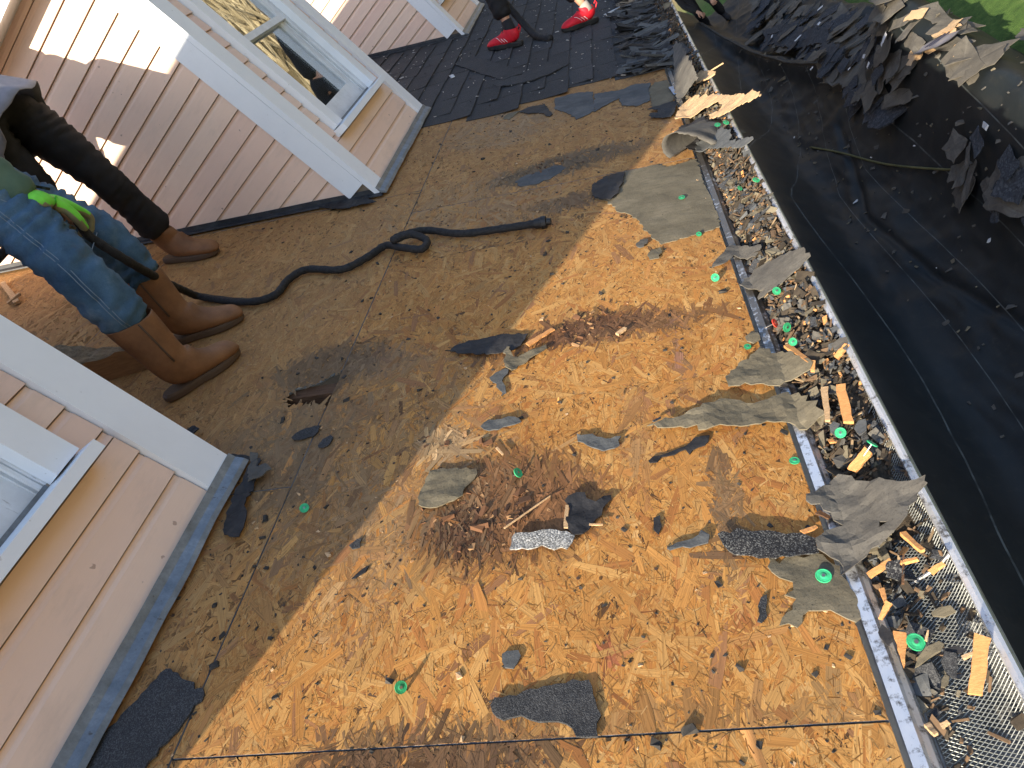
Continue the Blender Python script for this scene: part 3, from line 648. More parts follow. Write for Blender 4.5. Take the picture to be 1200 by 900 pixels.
# ------------------------------------------------------------------ torn scraps on the deck
def scrap(name, label, cat, poly, mat, n=.004, amp=.004, lifts=(), thick=.0028, jag=.0036, group=None, seed=1, holes=(), flat=False, step=None):
    """sheet of felt or shingle with outline poly (u,v); lifts = ((u,v),(du,dv),height,width): that side curls up"""
    r = random.Random(seed+len(poly)*7)
    pts=[]; m=len(poly)
    for i in range(m):
        a=Vector(poly[i]); b=Vector(poly[(i+1)%m]); L=(b-a).length; k=max(1,min(14,int(L/.012)))
        for j in range(k):
            q=a+(b-a)*(j/k)
            if j: 
                nn=Vector((-(b-a).y,(b-a).x)).normalized(); q=q+nn*r.gauss(0,jag)
            pts.append(q)
    no=len(pts); us=[p.x for p in pts]; vs_=[p.y for p in pts]
    cu=(min(us)+max(us))/2; cv=(min(vs_)+max(vs_))/2
    size=max(max(us)-min(us),max(vs_)-min(vs_)); s=step or max(.008,size/16)
    inner=[]; pl=[(p.x,p.y) for p in pts]
    u=min(us)
    while u<max(us):
        v=min(vs_)
        while v<max(vs_):
            q=(u+r.uniform(-.25,.25)*s,v+r.uniform(-.25,.25)*s)
            if inpoly(q,pl) and min((Vector(q)-p).length for p in pts)>s*.45: inner.append(Vector(q))
            v+=s
        u+=s
    allp=pts+inner
    out=delaunay_2d_cdt(allp,[],[list(range(no))],1,1e-6)
    V=out[0]; F=out[2]
    # keep triangles inside the outline
    F=[f for f in F if inpoly((sum(V[i].x for i in f)/3,sum(V[i].y for i in f)/3),pl)]
    for h in holes: F=[f for f in F if not inpoly((sum(V[i].x for i in f)/3,sum(V[i].y for i in f)/3),h)]
    def hgt(p):
        z=nsurf(p.x)+n+amp*(.5+noise.fractal((p.x*14,p.y*14,seed*3.1),1,2,3))
        for (c,d,hh,w) in lifts:
            t=((p.x-c[0])*d[0]+(p.y-c[1])*d[1])/w
            if t>0: z+=hh*t*t
        return z
    n0=nsurf(cu)
    vs=[(p.x-cu,p.y-cv,hgt(p)-n0) for p in V]; nv=len(vs)
    vs+=[(a,b,c-thick) for (a,b,c) in vs]
    ed={}
    for f in F:
        for i in range(3):
            e=(f[i],f[(i+1)%3]); ed[e]=ed.get(e,0)+1
    fs=[tuple(f) for f in F]+[tuple(i+nv for i in f[::-1]) for f in F]
    for (a,b) in ed:
        if (b,a) not in ed: fs.append((b,a,a+nv,b+nv))
    me=bpy.data.meshes.new(name); me.from_pydata(vs,[],fs); me.validate()
    bm=bmesh.new(); bm.from_mesh(me); loose=[v for v in bm.verts if not v.link_faces]; bmesh.ops.delete(bm,geom=loose,context='VERTS'); bmesh.ops.recalc_face_normals(bm,faces=bm.faces); bm.to_mesh(me); bm.free()
    return link(name, me, None, [mat], ROOF @ Matrix.Translation((cu,cv,n0)), label=label, cat=cat, group=group)
C_='scrap'
scrap('shingle_scrap','large torn dark felt piece lying across drip edge and gutter, jagged on its right',C_,[(0.2394, 1.1053), (0.2806, 1.1437), (0.3132, 1.1596), (0.3457, 1.1137), (0.3758, 1.0813), (0.3918, 1.0609), (0.4295, 1.0452), (0.4247, 1.0349), (0.427, 1.0281), (0.3889, 1.0019), (0.3687, 0.975), (0.3316, 0.9616), (0.2943, 0.9498), (0.2553, 0.9227), (0.2635, 0.9605), (0.2516, 0.9709), (0.2335, 0.9914), (0.2356, 1.0144), (0.2564, 1.0304), (0.2923, 1.0392), (0.2781, 1.0564), (0.2771, 1.0724)],FELT_DARK,.022,.012,seed=11,lifts=[((.40,1.0),(1,.15),.05,.12)],holes=[[(0.3406, 1.0034), (0.3459, 1.0037), (0.3495, 0.9981), (0.3443, 0.9949)]],step=.012)
scrap('shingle_scrap','long black granule covered strip tucked under the large felt piece by the drip edge',C_,[(0.0627, 1.0616), (0.073, 1.0654), (0.1158, 1.0608), (0.1725, 1.0499), (0.2179, 1.042), (0.24, 1.0259), (0.2368, 0.9914), (0.1961, 0.9898), (0.1454, 0.9915), (0.1006, 1.0022), (0.0764, 1.0159), (0.0686, 1.035)],SHINGLE_DARK,.012,.004,seed=12)
scrap('felt_scrap','flat grey brown felt remnant with a green cap nail, below the large torn piece',C_,[(0.1468, 1.0011), (0.1634, 0.9806), (0.1842, 0.9986), (0.2092, 0.9885), (0.2314, 0.9971), (0.2657, 0.9613), (0.2694, 0.9263), (0.2779, 0.8882), (0.2702, 0.8495), (0.2608, 0.8428), (0.2263, 0.8696), (0.1906, 0.8713), (0.1649, 0.8406), (0.1364, 0.8472), (0.1442, 0.8621), (0.1646, 0.876), (0.1761, 0.8992), (0.1588, 0.9094), (0.1778, 0.9369), (0.1568, 0.948), (0.1462, 0.9625)],FELT,.003,.003,seed=13)
scrap('felt_scrap','long wavy olive grey felt strip with a pointed left tip, over the drip edge',C_,[(-0.0499, 1.4088), (0.0089, 1.4338), (0.0643, 1.4544), (0.0994, 1.4686), (0.1402, 1.4761), (0.1719, 1.4688), (0.201, 1.4489), (0.2341, 1.4545), (0.2823, 1.4709), (0.317, 1.4273), (0.3329, 1.3421), (0.3085, 1.3386), (0.2789, 1.3404), (0.2628, 1.3638), (0.2305, 1.3706), (0.1878, 1.3746), (0.1446, 1.3785), (0.1001, 1.3776), (0.0652, 1.3797), (0.0639, 1.3955), (0.0124, 1.4011)],FELT,.014,.008,seed=14,lifts=[((-.10,1.35),(-1,0),.03,.10),((.33,1.4),(1,.2),.03,.08)],step=.012)
scrap('felt_scrap','four sided felt piece striped with dark streaks, just above the long wavy strip',C_,[(0.1536, 1.5662), (0.2038, 1.6216), (0.2536, 1.6665), (0.3019, 1.6281), (0.3296, 1.5673), (0.3466, 1.5274), (0.3402, 1.5002), (0.2965, 1.5071), (0.257, 1.5053), (0.2065, 1.5175), (0.1541, 1.5244)],FELT,.014,.006,seed=15,lifts=[((.05,1.5),(-1,-.2),.02,.10)])
scrap('shingle_scrap','small bat shaped dark scrap across the upper part of the drip edge',C_,[(0.1975, 2.1399), (0.2244, 2.1945), (0.2774, 2.2639), (0.3086, 2.2101), (0.3479, 2.139), (0.3245, 2.1163), (0.2872, 2.163), (0.2714, 2.1837), (0.2338, 2.1476)],FELT_DARK,.012,.005,seed=16)
scrap('shingle_scrap','flat dark grey scrap with pointed right end across the gutter, below the bat shaped one',C_,[(0.2576, 2.0), (0.3067, 2.0534), (0.3583, 2.0326), (0.4223, 1.9734), (0.436, 1.9104), (0.3895, 1.9021), (0.3597, 1.8957), (0.3315, 1.8984), (0.2931, 1.8978), (0.2926, 1.9106), (0.3158, 1.9231), (0.2688, 1.977)],FELT_DARK,.016,.004,seed=17,lifts=[((.40,1.9),(1,.3),.02,.08)])
scrap('shingle_scrap','dark arrow shaped shard with a thin tail on the bright wood, below the wavy strip',C_,[(0.0303, 1.3399), (0.0524, 1.3655), (0.0876, 1.3656), (0.0817, 1.3447), (0.0366, 1.3113), (0.0292, 1.3302), (-0.0104, 1.3153), (-0.0532, 1.2992), (-0.0559, 1.3055), (-0.0129, 1.3236)],TAR,.005,.003,seed=18)
scrap('felt_scrap','palm sized olive felt flake at the left of the brown rotted patch',C_,[(-0.5991, 1.2707), (-0.594, 1.3073), (-0.5838, 1.3575), (-0.5523, 1.3685), (-0.513, 1.3582), (-0.4787, 1.3455), (-0.4593, 1.3291), (-0.4739, 1.3061), (-0.4854, 1.2892), (-0.486, 1.2586), (-0.5063, 1.2438), (-0.532, 1.2359), (-0.5627, 1.2317), (-0.5817, 1.2377)],FELT,.008,.006,seed=19)
scrap('felt_scrap','small boat shaped grey flake alone on bright wood right of the rotted patch',C_,[(-0.2201, 1.4343), (-0.1951, 1.4222), (-0.1508, 1.3996), (-0.1133, 1.3989), (-0.13, 1.362), (-0.1562, 1.3591), (-0.1954, 1.3867), (-0.2186, 1.4076)],FELT_SLATE,.005,.006,seed=20)
scrap('felt_scrap','ragged grey flake at the top edge of the rotted patch',C_,[(-0.472, 1.5114), (-0.4524, 1.5378), (-0.4166, 1.5263), (-0.3824, 1.5304), (-0.3638, 1.5076), (-0.3948, 1.4991), (-0.4231, 1.4887), (-0.4475, 1.4892)],FELT_SLATE,.007,.006,seed=21)
scrap('shingle_scrap','strip of shingle showing pale grey granules at the lower edge of the rotted patch',C_,[(-0.36, 1.0766), (-0.3577, 1.1097), (-0.3512, 1.1204), (-0.3187, 1.1174), (-0.2748, 1.1217), (-0.2389, 1.1114), (-0.2219, 1.096), (-0.2268, 1.0789), (-0.2381, 1.062), (-0.277, 1.0706), (-0.3201, 1.0729)],SHINGLE_LIGHT,.012,.003,seed=22)
scrap('felt_scrap','black tar paper scrap with two horns above the pale granule strip',C_,[(-0.2366, 1.1184), (-0.237, 1.2146), (-0.2172, 1.223), (-0.1966, 1.2024), (-0.1765, 1.188), (-0.1599, 1.2051), (-0.1436, 1.2082), (-0.1421, 1.1926), (-0.1652, 1.1532), (-0.1854, 1.1242), (-0.2051, 1.0984), (-0.2246, 1.0986)],TAR,.006,.008,seed=23)
scrap('shingle_scrap','boot shaped charcoal shingle corner near the bottom seam of the deck',C_,[(-0.3685, 0.7305), (-0.362, 0.7434), (-0.3117, 0.7534), (-0.2515, 0.7626), (-0.1966, 0.7667), (-0.1895, 0.7394), (-0.1827, 0.7131), (-0.1822, 0.6638), (-0.2021, 0.664), (-0.2184, 0.6658), (-0.2247, 0.6808), (-0.2352, 0.6888), (-0.2643, 0.6955), (-0.2986, 0.7012), (-0.3286, 0.7061), (-0.3563, 0.7088)],SHINGLE,.006,.003,seed=24,thick=.005)
scrap('shingle_scrap','coin sized grey chip alone above the boot shaped shingle corner',C_,[(-0.3571, 0.8316), (-0.3494, 0.8369), (-0.3269, 0.838), (-0.3261, 0.8113), (-0.3333, 0.8003), (-0.3493, 0.8034)],FELT_SLATE,.005,.002,seed=25)
scrap('shingle_scrap','black strip of shingle at the bottom left edge beside the near dormer flashing',C_,[(-1.147, 0.6525), (-1.1418, 0.696), (-1.1131, 0.772), (-1.0678, 0.8569), (-1.0019, 0.825), (-0.9518, 0.7937), (-0.972, 0.7336), (-1.0138, 0.6389), (-1.0509, 0.5955), (-1.1359, 0.5912)],SHINGLE,.006,.004,seed=26,thick=.005)
scrap('felt_scrap','slim black felt shard in the shade at the edge of the sunlit wood',C_,[(-0.6255, 1.9042), (-0.5668, 1.9304), (-0.4875, 1.9463), (-0.399, 1.94), (-0.3692, 1.9265), (-0.3991, 1.865), (-0.4515, 1.8432), (-0.5588, 1.8676)],TAR,.010,.006,seed=27)
scrap('felt_scrap','grey torn scrap half in sun under the slim black shard',C_,[(-0.4406, 1.8523), (-0.4304, 1.8753), (-0.4111, 1.8249), (-0.3928, 1.8053), (-0.3605, 1.8259), (-0.3128, 1.8501), (-0.3223, 1.8155), (-0.3739, 1.7715), (-0.4045, 1.7373), (-0.4273, 1.7641)],FELT,.010,.008,seed=28)
scrap('felt_scrap','small dark hooked scrap at the shadow line below the grey torn scrap',C_,[(-0.4714, 1.7306), (-0.4404, 1.7548), (-0.4156, 1.7555), (-0.4279, 1.7239), (-0.4319, 1.7046), (-0.4151, 1.6477), (-0.4284, 1.6354), (-0.4461, 1.6813)],FELT_SLATE,.006,.004,seed=29)
scrap('shingle_scrap','oblong black chip in the shade below the hole in the deck',C_,[(-1.0297, 1.5805), (-1.0223, 1.5976), (-0.9971, 1.6144), (-0.9686, 1.6212), (-0.951, 1.6175), (-0.9513, 1.5925), (-0.959, 1.5755), (-0.987, 1.5689), (-1.0165, 1.5668)],SHINGLE,.005,.003,seed=30)
scrap('shingle_scrap','small oval black chip right of the oblong chip, on the seam',C_,[(-0.9341, 1.5285), (-0.927, 1.5539), (-0.9079, 1.5683), (-0.8962, 1.5568), (-0.8979, 1.5332), (-0.9162, 1.5173), (-0.9272, 1.5195)],SHINGLE,.005,.002,seed=31)
scrap('shingle_scrap','club shaped dark scrap on sunlit wood left of the long black granule strip',C_,[(-0.0381, 1.0417), (-0.0174, 1.0538), (0.0139, 1.0607), (0.033, 1.0807), (0.0475, 1.0636), (0.0424, 1.0457), (0.0201, 1.0428), (-0.0074, 1.0435), (-0.033, 1.0366)],FELT_SLATE,.006,.004,seed=32)
scrap('shingle_scrap','narrow upright black sliver left of the grey brown felt remnant',C_,[(0.1014, 0.8587), (0.1087, 0.8912), (0.1169, 0.909), (0.1287, 0.914), (0.1206, 0.8838), (0.1084, 0.8551)],SHINGLE,.004,.003,seed=33)
scrap('shingle_scrap','tiny black chip on sunlit wood right of the horned tar scrap',C_,[(-0.0607, 1.0988), (-0.0584, 1.1295), (-0.0438, 1.1346), (-0.0428, 1.1057), (-0.0515, 1.0836)],TAR,.004,.002,seed=34)
scrap('shingle_scrap','tiny black leaf shaped chip at the shadow line, lower left of the rotted patch',C_,[(-0.7108, 1.0481), (-0.6996, 1.0663), (-0.6787, 1.0811), (-0.6826, 1.0642), (-0.7019, 1.0494)],TAR,.004,.003,seed=35)
scrap('shingle_scrap','small dark chip just inside the shadow, left of the leaf shaped chip',C_,[(-0.7416, 1.145), (-0.7279, 1.1645), (-0.7163, 1.1655), (-0.7133, 1.137), (-0.7303, 1.1334)],SHINGLE,.004,.003,seed=36)
scrap('felt_scrap','broad pale felt patch still nailed near the eave, crossed by a dark crease',C_,[(-0.1537, 2.8709), (-0.1604, 3.0075), (-0.1061, 3.0732), (-0.0343, 3.0952), (0.0274, 3.0934), (0.107, 3.1036), (0.1459, 3.0528), (0.2678, 3.0749), (0.2626, 2.8351), (0.2699, 2.4979), (0.2627, 2.4229), (0.1644, 2.3974), (0.0628, 2.3733), (0.0324, 2.444), (0.0042, 2.5796), (-0.0228, 2.6479), (-0.0755, 2.7106), (-0.1125, 2.8298)],FELT,.003,.002,seed=37)
scrap('felt_scrap','black felt flap at the left end of the broad pale patch',C_,[(-0.1654, 2.8862), (-0.1596, 3.0061), (-0.1056, 3.0601), (-0.0255, 3.0774), (-0.0371, 2.9776), (-0.06, 2.8777), (-0.0957, 2.81), (-0.1365, 2.8464)],TAR,.009,.005,seed=38)
scrap('felt_scrap','small brown chip at the lower edge of the broad pale patch',C_,[(-0.0215, 2.393), (-0.0049, 2.4278), (0.0226, 2.4249), (0.0182, 2.3934), (-0.0086, 2.3683)],FELT_DARK,.006,.003,seed=39)
scrap('felt_scrap','grey flake beside the small brown chip under the broad pale patch',C_,[(0.0117, 2.3021), (0.0321, 2.3413), (0.0573, 2.3473), (0.0595, 2.3069), (0.0477, 2.2729), (0.0163, 2.2696)],FELT,.005,.003,seed=40)
scrap('felt_scrap','slate felt remnant stuck in the long dark stain above the hose end',C_,[(-0.5042, 3.232), (-0.454, 3.2822), (-0.3867, 3.2981), (-0.3296, 3.3329), (-0.2755, 3.2846), (-0.3076, 3.2246), (-0.3532, 3.1735), (-0.418, 3.1506), (-0.4749, 3.1553)],FELT_SLATE,.002,.003,seed=71)
# torn layers under the shingle edge
scrap('felt_scrap','slate felt hanging from under the torn shingle edge with two ragged teeth',C_,[(-0.3593, 4.3937), (-0.2625, 4.4129), (-0.1426, 4.3628), (-0.1417, 4.009), (-0.1918, 3.9537), (-0.2357, 3.9307), (-0.2645, 4.04), (-0.3173, 4.1328), (-0.3537, 4.1969)],FELT_SLATE,.004,.003,seed=41)
scrap('felt_scrap','dark slate felt tongue under the torn shingle edge, right of the ragged teeth',C_,[(-0.1372, 4.3133), (-0.0045, 4.2729), (0.0902, 4.3237), (0.1676, 4.2825), (0.1485, 4.1739), (0.1476, 3.9808), (0.0786, 3.9394), (0.0007, 3.9957), (-0.01, 4.1365), (-0.1418, 3.9875)],FELT_SLATE,.005,.003,seed=42)
scrap('felt_scrap','sandy felt patch between the slate tongue and the gutter',C_,[(0.1486, 4.1775), (0.1906, 4.2888), (0.2574, 4.2767), (0.265, 4.0089), (0.2499, 3.9083), (0.1873, 3.8465), (0.143, 3.8783), (0.149, 4.0019)],FELT,.003,.002,seed=43)
scrap('felt_scrap','little brown shred under the left part of the torn shingle edge',C_,[(-0.6422, 4.2367), (-0.618, 4.2974), (-0.5598, 4.3039), (-0.5666, 4.2616), (-0.609, 4.1837)],FELT,.004,.003,seed=44)
scrap('felt_scrap','dark purple brown shred under the torn shingle edge, right of the little brown one',C_,[(-0.5586, 4.2873), (-0.5027, 4.327), (-0.4153, 4.3283), (-0.3603, 4.1029), (-0.3776, 4.0705), (-0.4381, 4.1873), (-0.4957, 4.203)],TAR,.005,.003,seed=45)
scrap('shingle_scrap','loose diamond shaped shingle lying on the roof below the left red shoe',C_,[(-1.1463, 5.8207), (-1.0056, 5.9475), (-0.8109, 5.5449), (-0.5708, 5.0893), (-0.7112, 5.0211), (-0.9155, 5.3834)],SHINGLE,.016,.004,seed=46,thick=.005)
scrap('shingle_scrap','loose long shingle sliver pointing right, under the diamond shaped shingle',C_,[(-0.7664, 4.9583), (-0.7261, 5.0055), (-0.595, 5.0395), (-0.4135, 5.2157), (-0.3775, 5.1393), (-0.2769, 5.0492), (-0.382, 4.9203), (-0.5074, 4.8463), (-0.6583, 4.8522), (-0.7385, 4.8968)],SHINGLE,.018,.004,seed=47,thick=.005)
scrap('paint_chip','small white chip on the dark shingles at the left',C_,[(-1.1379, 5.4954), (-1.1141, 5.5025), (-1.0859, 5.4337), (-1.1038, 5.4131)],PALE,.016,.001,seed=48,thick=.006)
scrap('felt_scrap','wide torn shingle flap above the tear by the gutter, slate and ragged on the left',C_,[(0.1207, 4.7045), (0.1566, 4.7831), (0.2061, 4.7784), (0.1783, 4.9211), (0.2801, 4.9208), (0.3831, 4.6442), (0.4023, 4.3889), (0.3589, 4.4315), (0.2992, 4.5758), (0.2077, 4.6359)],SHINGLE,.02,.006,seed=49,thick=.005)
# the heap at the upper part of the gutter
scrap('torn_felt','tan torn felt sheet, sunlit, jutting far out over the gutter at its upper part',C_,[(0.2736, 3.7111), (0.3194, 3.7268), (0.3912, 3.5324), (0.4375, 3.3999), (0.4784, 3.2668), (0.5208, 3.1212), (0.5245, 3.0706), (0.495, 3.126), (0.4528, 3.1987), (0.4205, 3.2013), (0.3804, 3.2513), (0.3518, 3.3085), (0.3558, 3.3551), (0.3893, 3.3109), (0.4111, 3.3249), (0.4018, 3.3949), (0.3715, 3.4304), (0.3206, 3.4762), (0.2595, 3.5288), (0.2263, 3.5264)],TANWOOD,.03,.010,seed=50,lifts=[((.45,2.95),(1,0),.02,.12)],step=.012)
scrap('torn_felt','dark felt sheet standing up between the torn shingles and the tan sheet',C_,[(0.3022, 4.2619), (0.3195, 4.2456), (0.338, 4.1331), (0.3437, 3.9298), (0.3529, 3.8178), (0.3581, 3.6851), (0.3198, 3.7339), (0.2797, 3.7237), (0.2548, 3.6873), (0.2577, 3.7955), (0.2652, 3.9256)],FELT_DARK,.03,.012,seed=51,lifts=[((.25,3.3),(1,.2),.03,.12)])
scrap('wood_flake','bright yellow wood flake on the gutter lip, upper part of the gutter','wood chip',[(0.3634, 3.9238), (0.3907, 3.9327), (0.416, 3.8667), (0.4377, 3.7841), (0.4392, 3.7382), (0.4168, 3.7532), (0.3754, 3.8168), (0.3618, 3.8433)],TANWOOD,.03,.006,seed=52,thick=.006)
scrap('felt_scrap','dark forked felt shred pointing left, next to the tan sheet',C_,[(0.1179, 3.8085), (0.1532, 3.8392), (0.2044, 3.8588), (0.2754, 3.8544), (0.2573, 3.7829), (0.2161, 3.633), (0.1712, 3.6603), (0.126, 3.6807), (0.1239, 3.7405), (0.1611, 3.7326), (0.1671, 3.7736)],SHINGLE,.012,.006,seed=53)
scrap('shingle_scrap','flat slate scrap whose tip sticks out past the gutter lip, below the tan sheet',C_,[(0.268, 3.1027), (0.2826, 3.2049), (0.3167, 3.1868), (0.3515, 3.1927), (0.3815, 3.138), (0.4, 3.044), (0.3847, 2.9771), (0.4158, 2.9045), (0.4489, 2.8504), (0.4491, 2.8243), (0.4171, 2.8376), (0.3822, 2.9121), (0.3562, 2.9731), (0.3145, 3.0675)],FELT_SLATE,.022,.006,seed=54,step=.012)
scrap('shingle_scrap','black torn piece with white bits between rolled felt and slate scrap',C_,[(0.2469, 3.4789), (0.3097, 3.4918), (0.3438, 3.393), (0.3318, 3.2874), (0.3, 3.2557), (0.271, 3.1376), (0.2363, 3.1997), (0.2076, 3.2887)],TAR,.012,.012,seed=55)
# rolled-up felt by the drip edge
def roll():
    mb=MB(); c=(0.1872, 3.1011); n=30; L=.26; vs=[]; R=.058
    for j in range(9):
        t=j/8
        for i in range(n):
            q=i/(n-1); r=R*(1-.35*t); jag=.016*noise.noise((i*.7,j*3.,2)) if j in (0,8) else 0; w=.004*noise.noise((i*.35,j*.5,5))
            if q<.45: s=(.45-q)/.45; x=.15*s*(1+.15*math.sin(j*2.1)); z=2*r-.055*s*s-.01*t
            else: a=math.radians(180+ (q-.45)/.55*150); x=r*math.sin(a); z=r-r*math.cos(a)
            vs.append((x+.06*t, t*L+jag, max(.003,z)+w))
    fs=[(j*n+i,j*n+i+1,(j+1)*n+i+1,(j+1)*n+i) for j in range(8) for i in range(n-1)]
    mb.add(vs,fs); o=mb.build('rolled_felt',FELT_DARK,None,ROOF @ Matrix.Translation((c[0],c[1],.004)) @ Matrix.Rotation(-.45,4,'Z'),smooth=True,label='dark felt sheet curled over like a wave by the upper drip edge',cat=C_)
    sm=o.modifiers.new('thickness','SOLIDIFY'); sm.thickness=.003
roll()
# black felt heap at the corner of the near dormer
for k,(lab,pl,mt) in enumerate([
 ('black felt sheet crumpled behind the corner board of the near dormer',[(-1.2546, 1.5132), (-1.2232, 1.5222), (-1.1883, 1.5335), (-1.1432, 1.5191), (-1.1175, 1.5084), (-1.1319, 1.4793), (-1.1357, 1.4461), (-1.1606, 1.4449), (-1.2125, 1.4766)],TAR),
 ('black folded felt under the end of the near dormer flashing',[(-1.111, 1.5012), (-1.0892, 1.4942), (-1.0721, 1.4429), (-1.072, 1.3992), (-1.0634, 1.325), (-1.0352, 1.2335), (-1.0337, 1.2011), (-1.0617, 1.205), (-1.0923, 1.2323), (-1.1101, 1.3123), (-1.1115, 1.3952), (-1.1172, 1.4622)],TAR),
 ('slate grey felt remnant beside the folded black felt at the near dormer corner',[(-1.1252, 1.5187), (-1.1019, 1.5144), (-1.0846, 1.4624), (-1.0621, 1.464), (-1.0312, 1.4363), (-1.056, 1.4025), (-1.0802, 1.3905), (-1.107, 1.4385)],FELT_DARK),
 ('black two pointed felt scrap peeking out behind the white corner board',[(-1.5012, 1.6912), (-1.4662, 1.7043), (-1.4383, 1.6817), (-1.4321, 1.6541), (-1.4038, 1.6648), (-1.3788, 1.6829), (-1.346, 1.663), (-1.3638, 1.6502), (-1.3714, 1.6258), (-1.367, 1.5965), (-1.4339, 1.6381)],TAR)]):
    scrap('felt_scrap',lab,C_,pl,mt,.008+.004*k,.012,seed=60+k)
scrap('felt_scrap','torn black paper at the foot of the middle dormer corner board',C_,[(-1.5139, 3.3902), (-1.4976, 3.5964), (-1.3476, 3.5), (-1.1646, 3.2869), (-1.3449, 3.2919)],TAR,.012,.01,seed=70)
# wooden slivers and boards
def stick(name,label,cat,a,b,w,h,mat,taper=1.,group=None,seed=0):
    a=Vector(a); b=Vector(b); d=b-a; L=d.length; d.normalize(); side=d.cross(Vector(ROOF.col[2][:3])).normalized(); up=side.cross(d)
    r=random.Random(seed); n=6; vs=[]
    for i in range(n+1):
        t=i/n; ww=w*(1-(1-taper)*t)*(1+r.uniform(-.1,.1)); hh=h*(1+r.uniform(-.12,.12)); p=a+d*L*t+side*r.uniform(-.06,.06)*w
        e=(r.uniform(-.1,.1)*w if i in (0,n) else 0)
        for sx,sz in ((-1,-1),(1,-1),(1,1),(-1,1)): vs.append(p-a+d*(e*sx)+side*ww*.5*sx+up*hh*.5*sz)
    fs=[(i*4+k,i*4+(k+1)%4,(i+1)*4+(k+1)%4,(i+1)*4+k) for i in range(n) for k in range(4)]+[(3,2,1,0),tuple(range(n*4,n*4+4))]
    mb=MB(); mb.add(vs,fs); return mb.build(name,mat,None,Matrix.Translation(a),label=label,cat=cat,group=group)
def gp(q,n): return RP(q[0],q[1],nsurf(q[0])+n)
WC='wood chip'
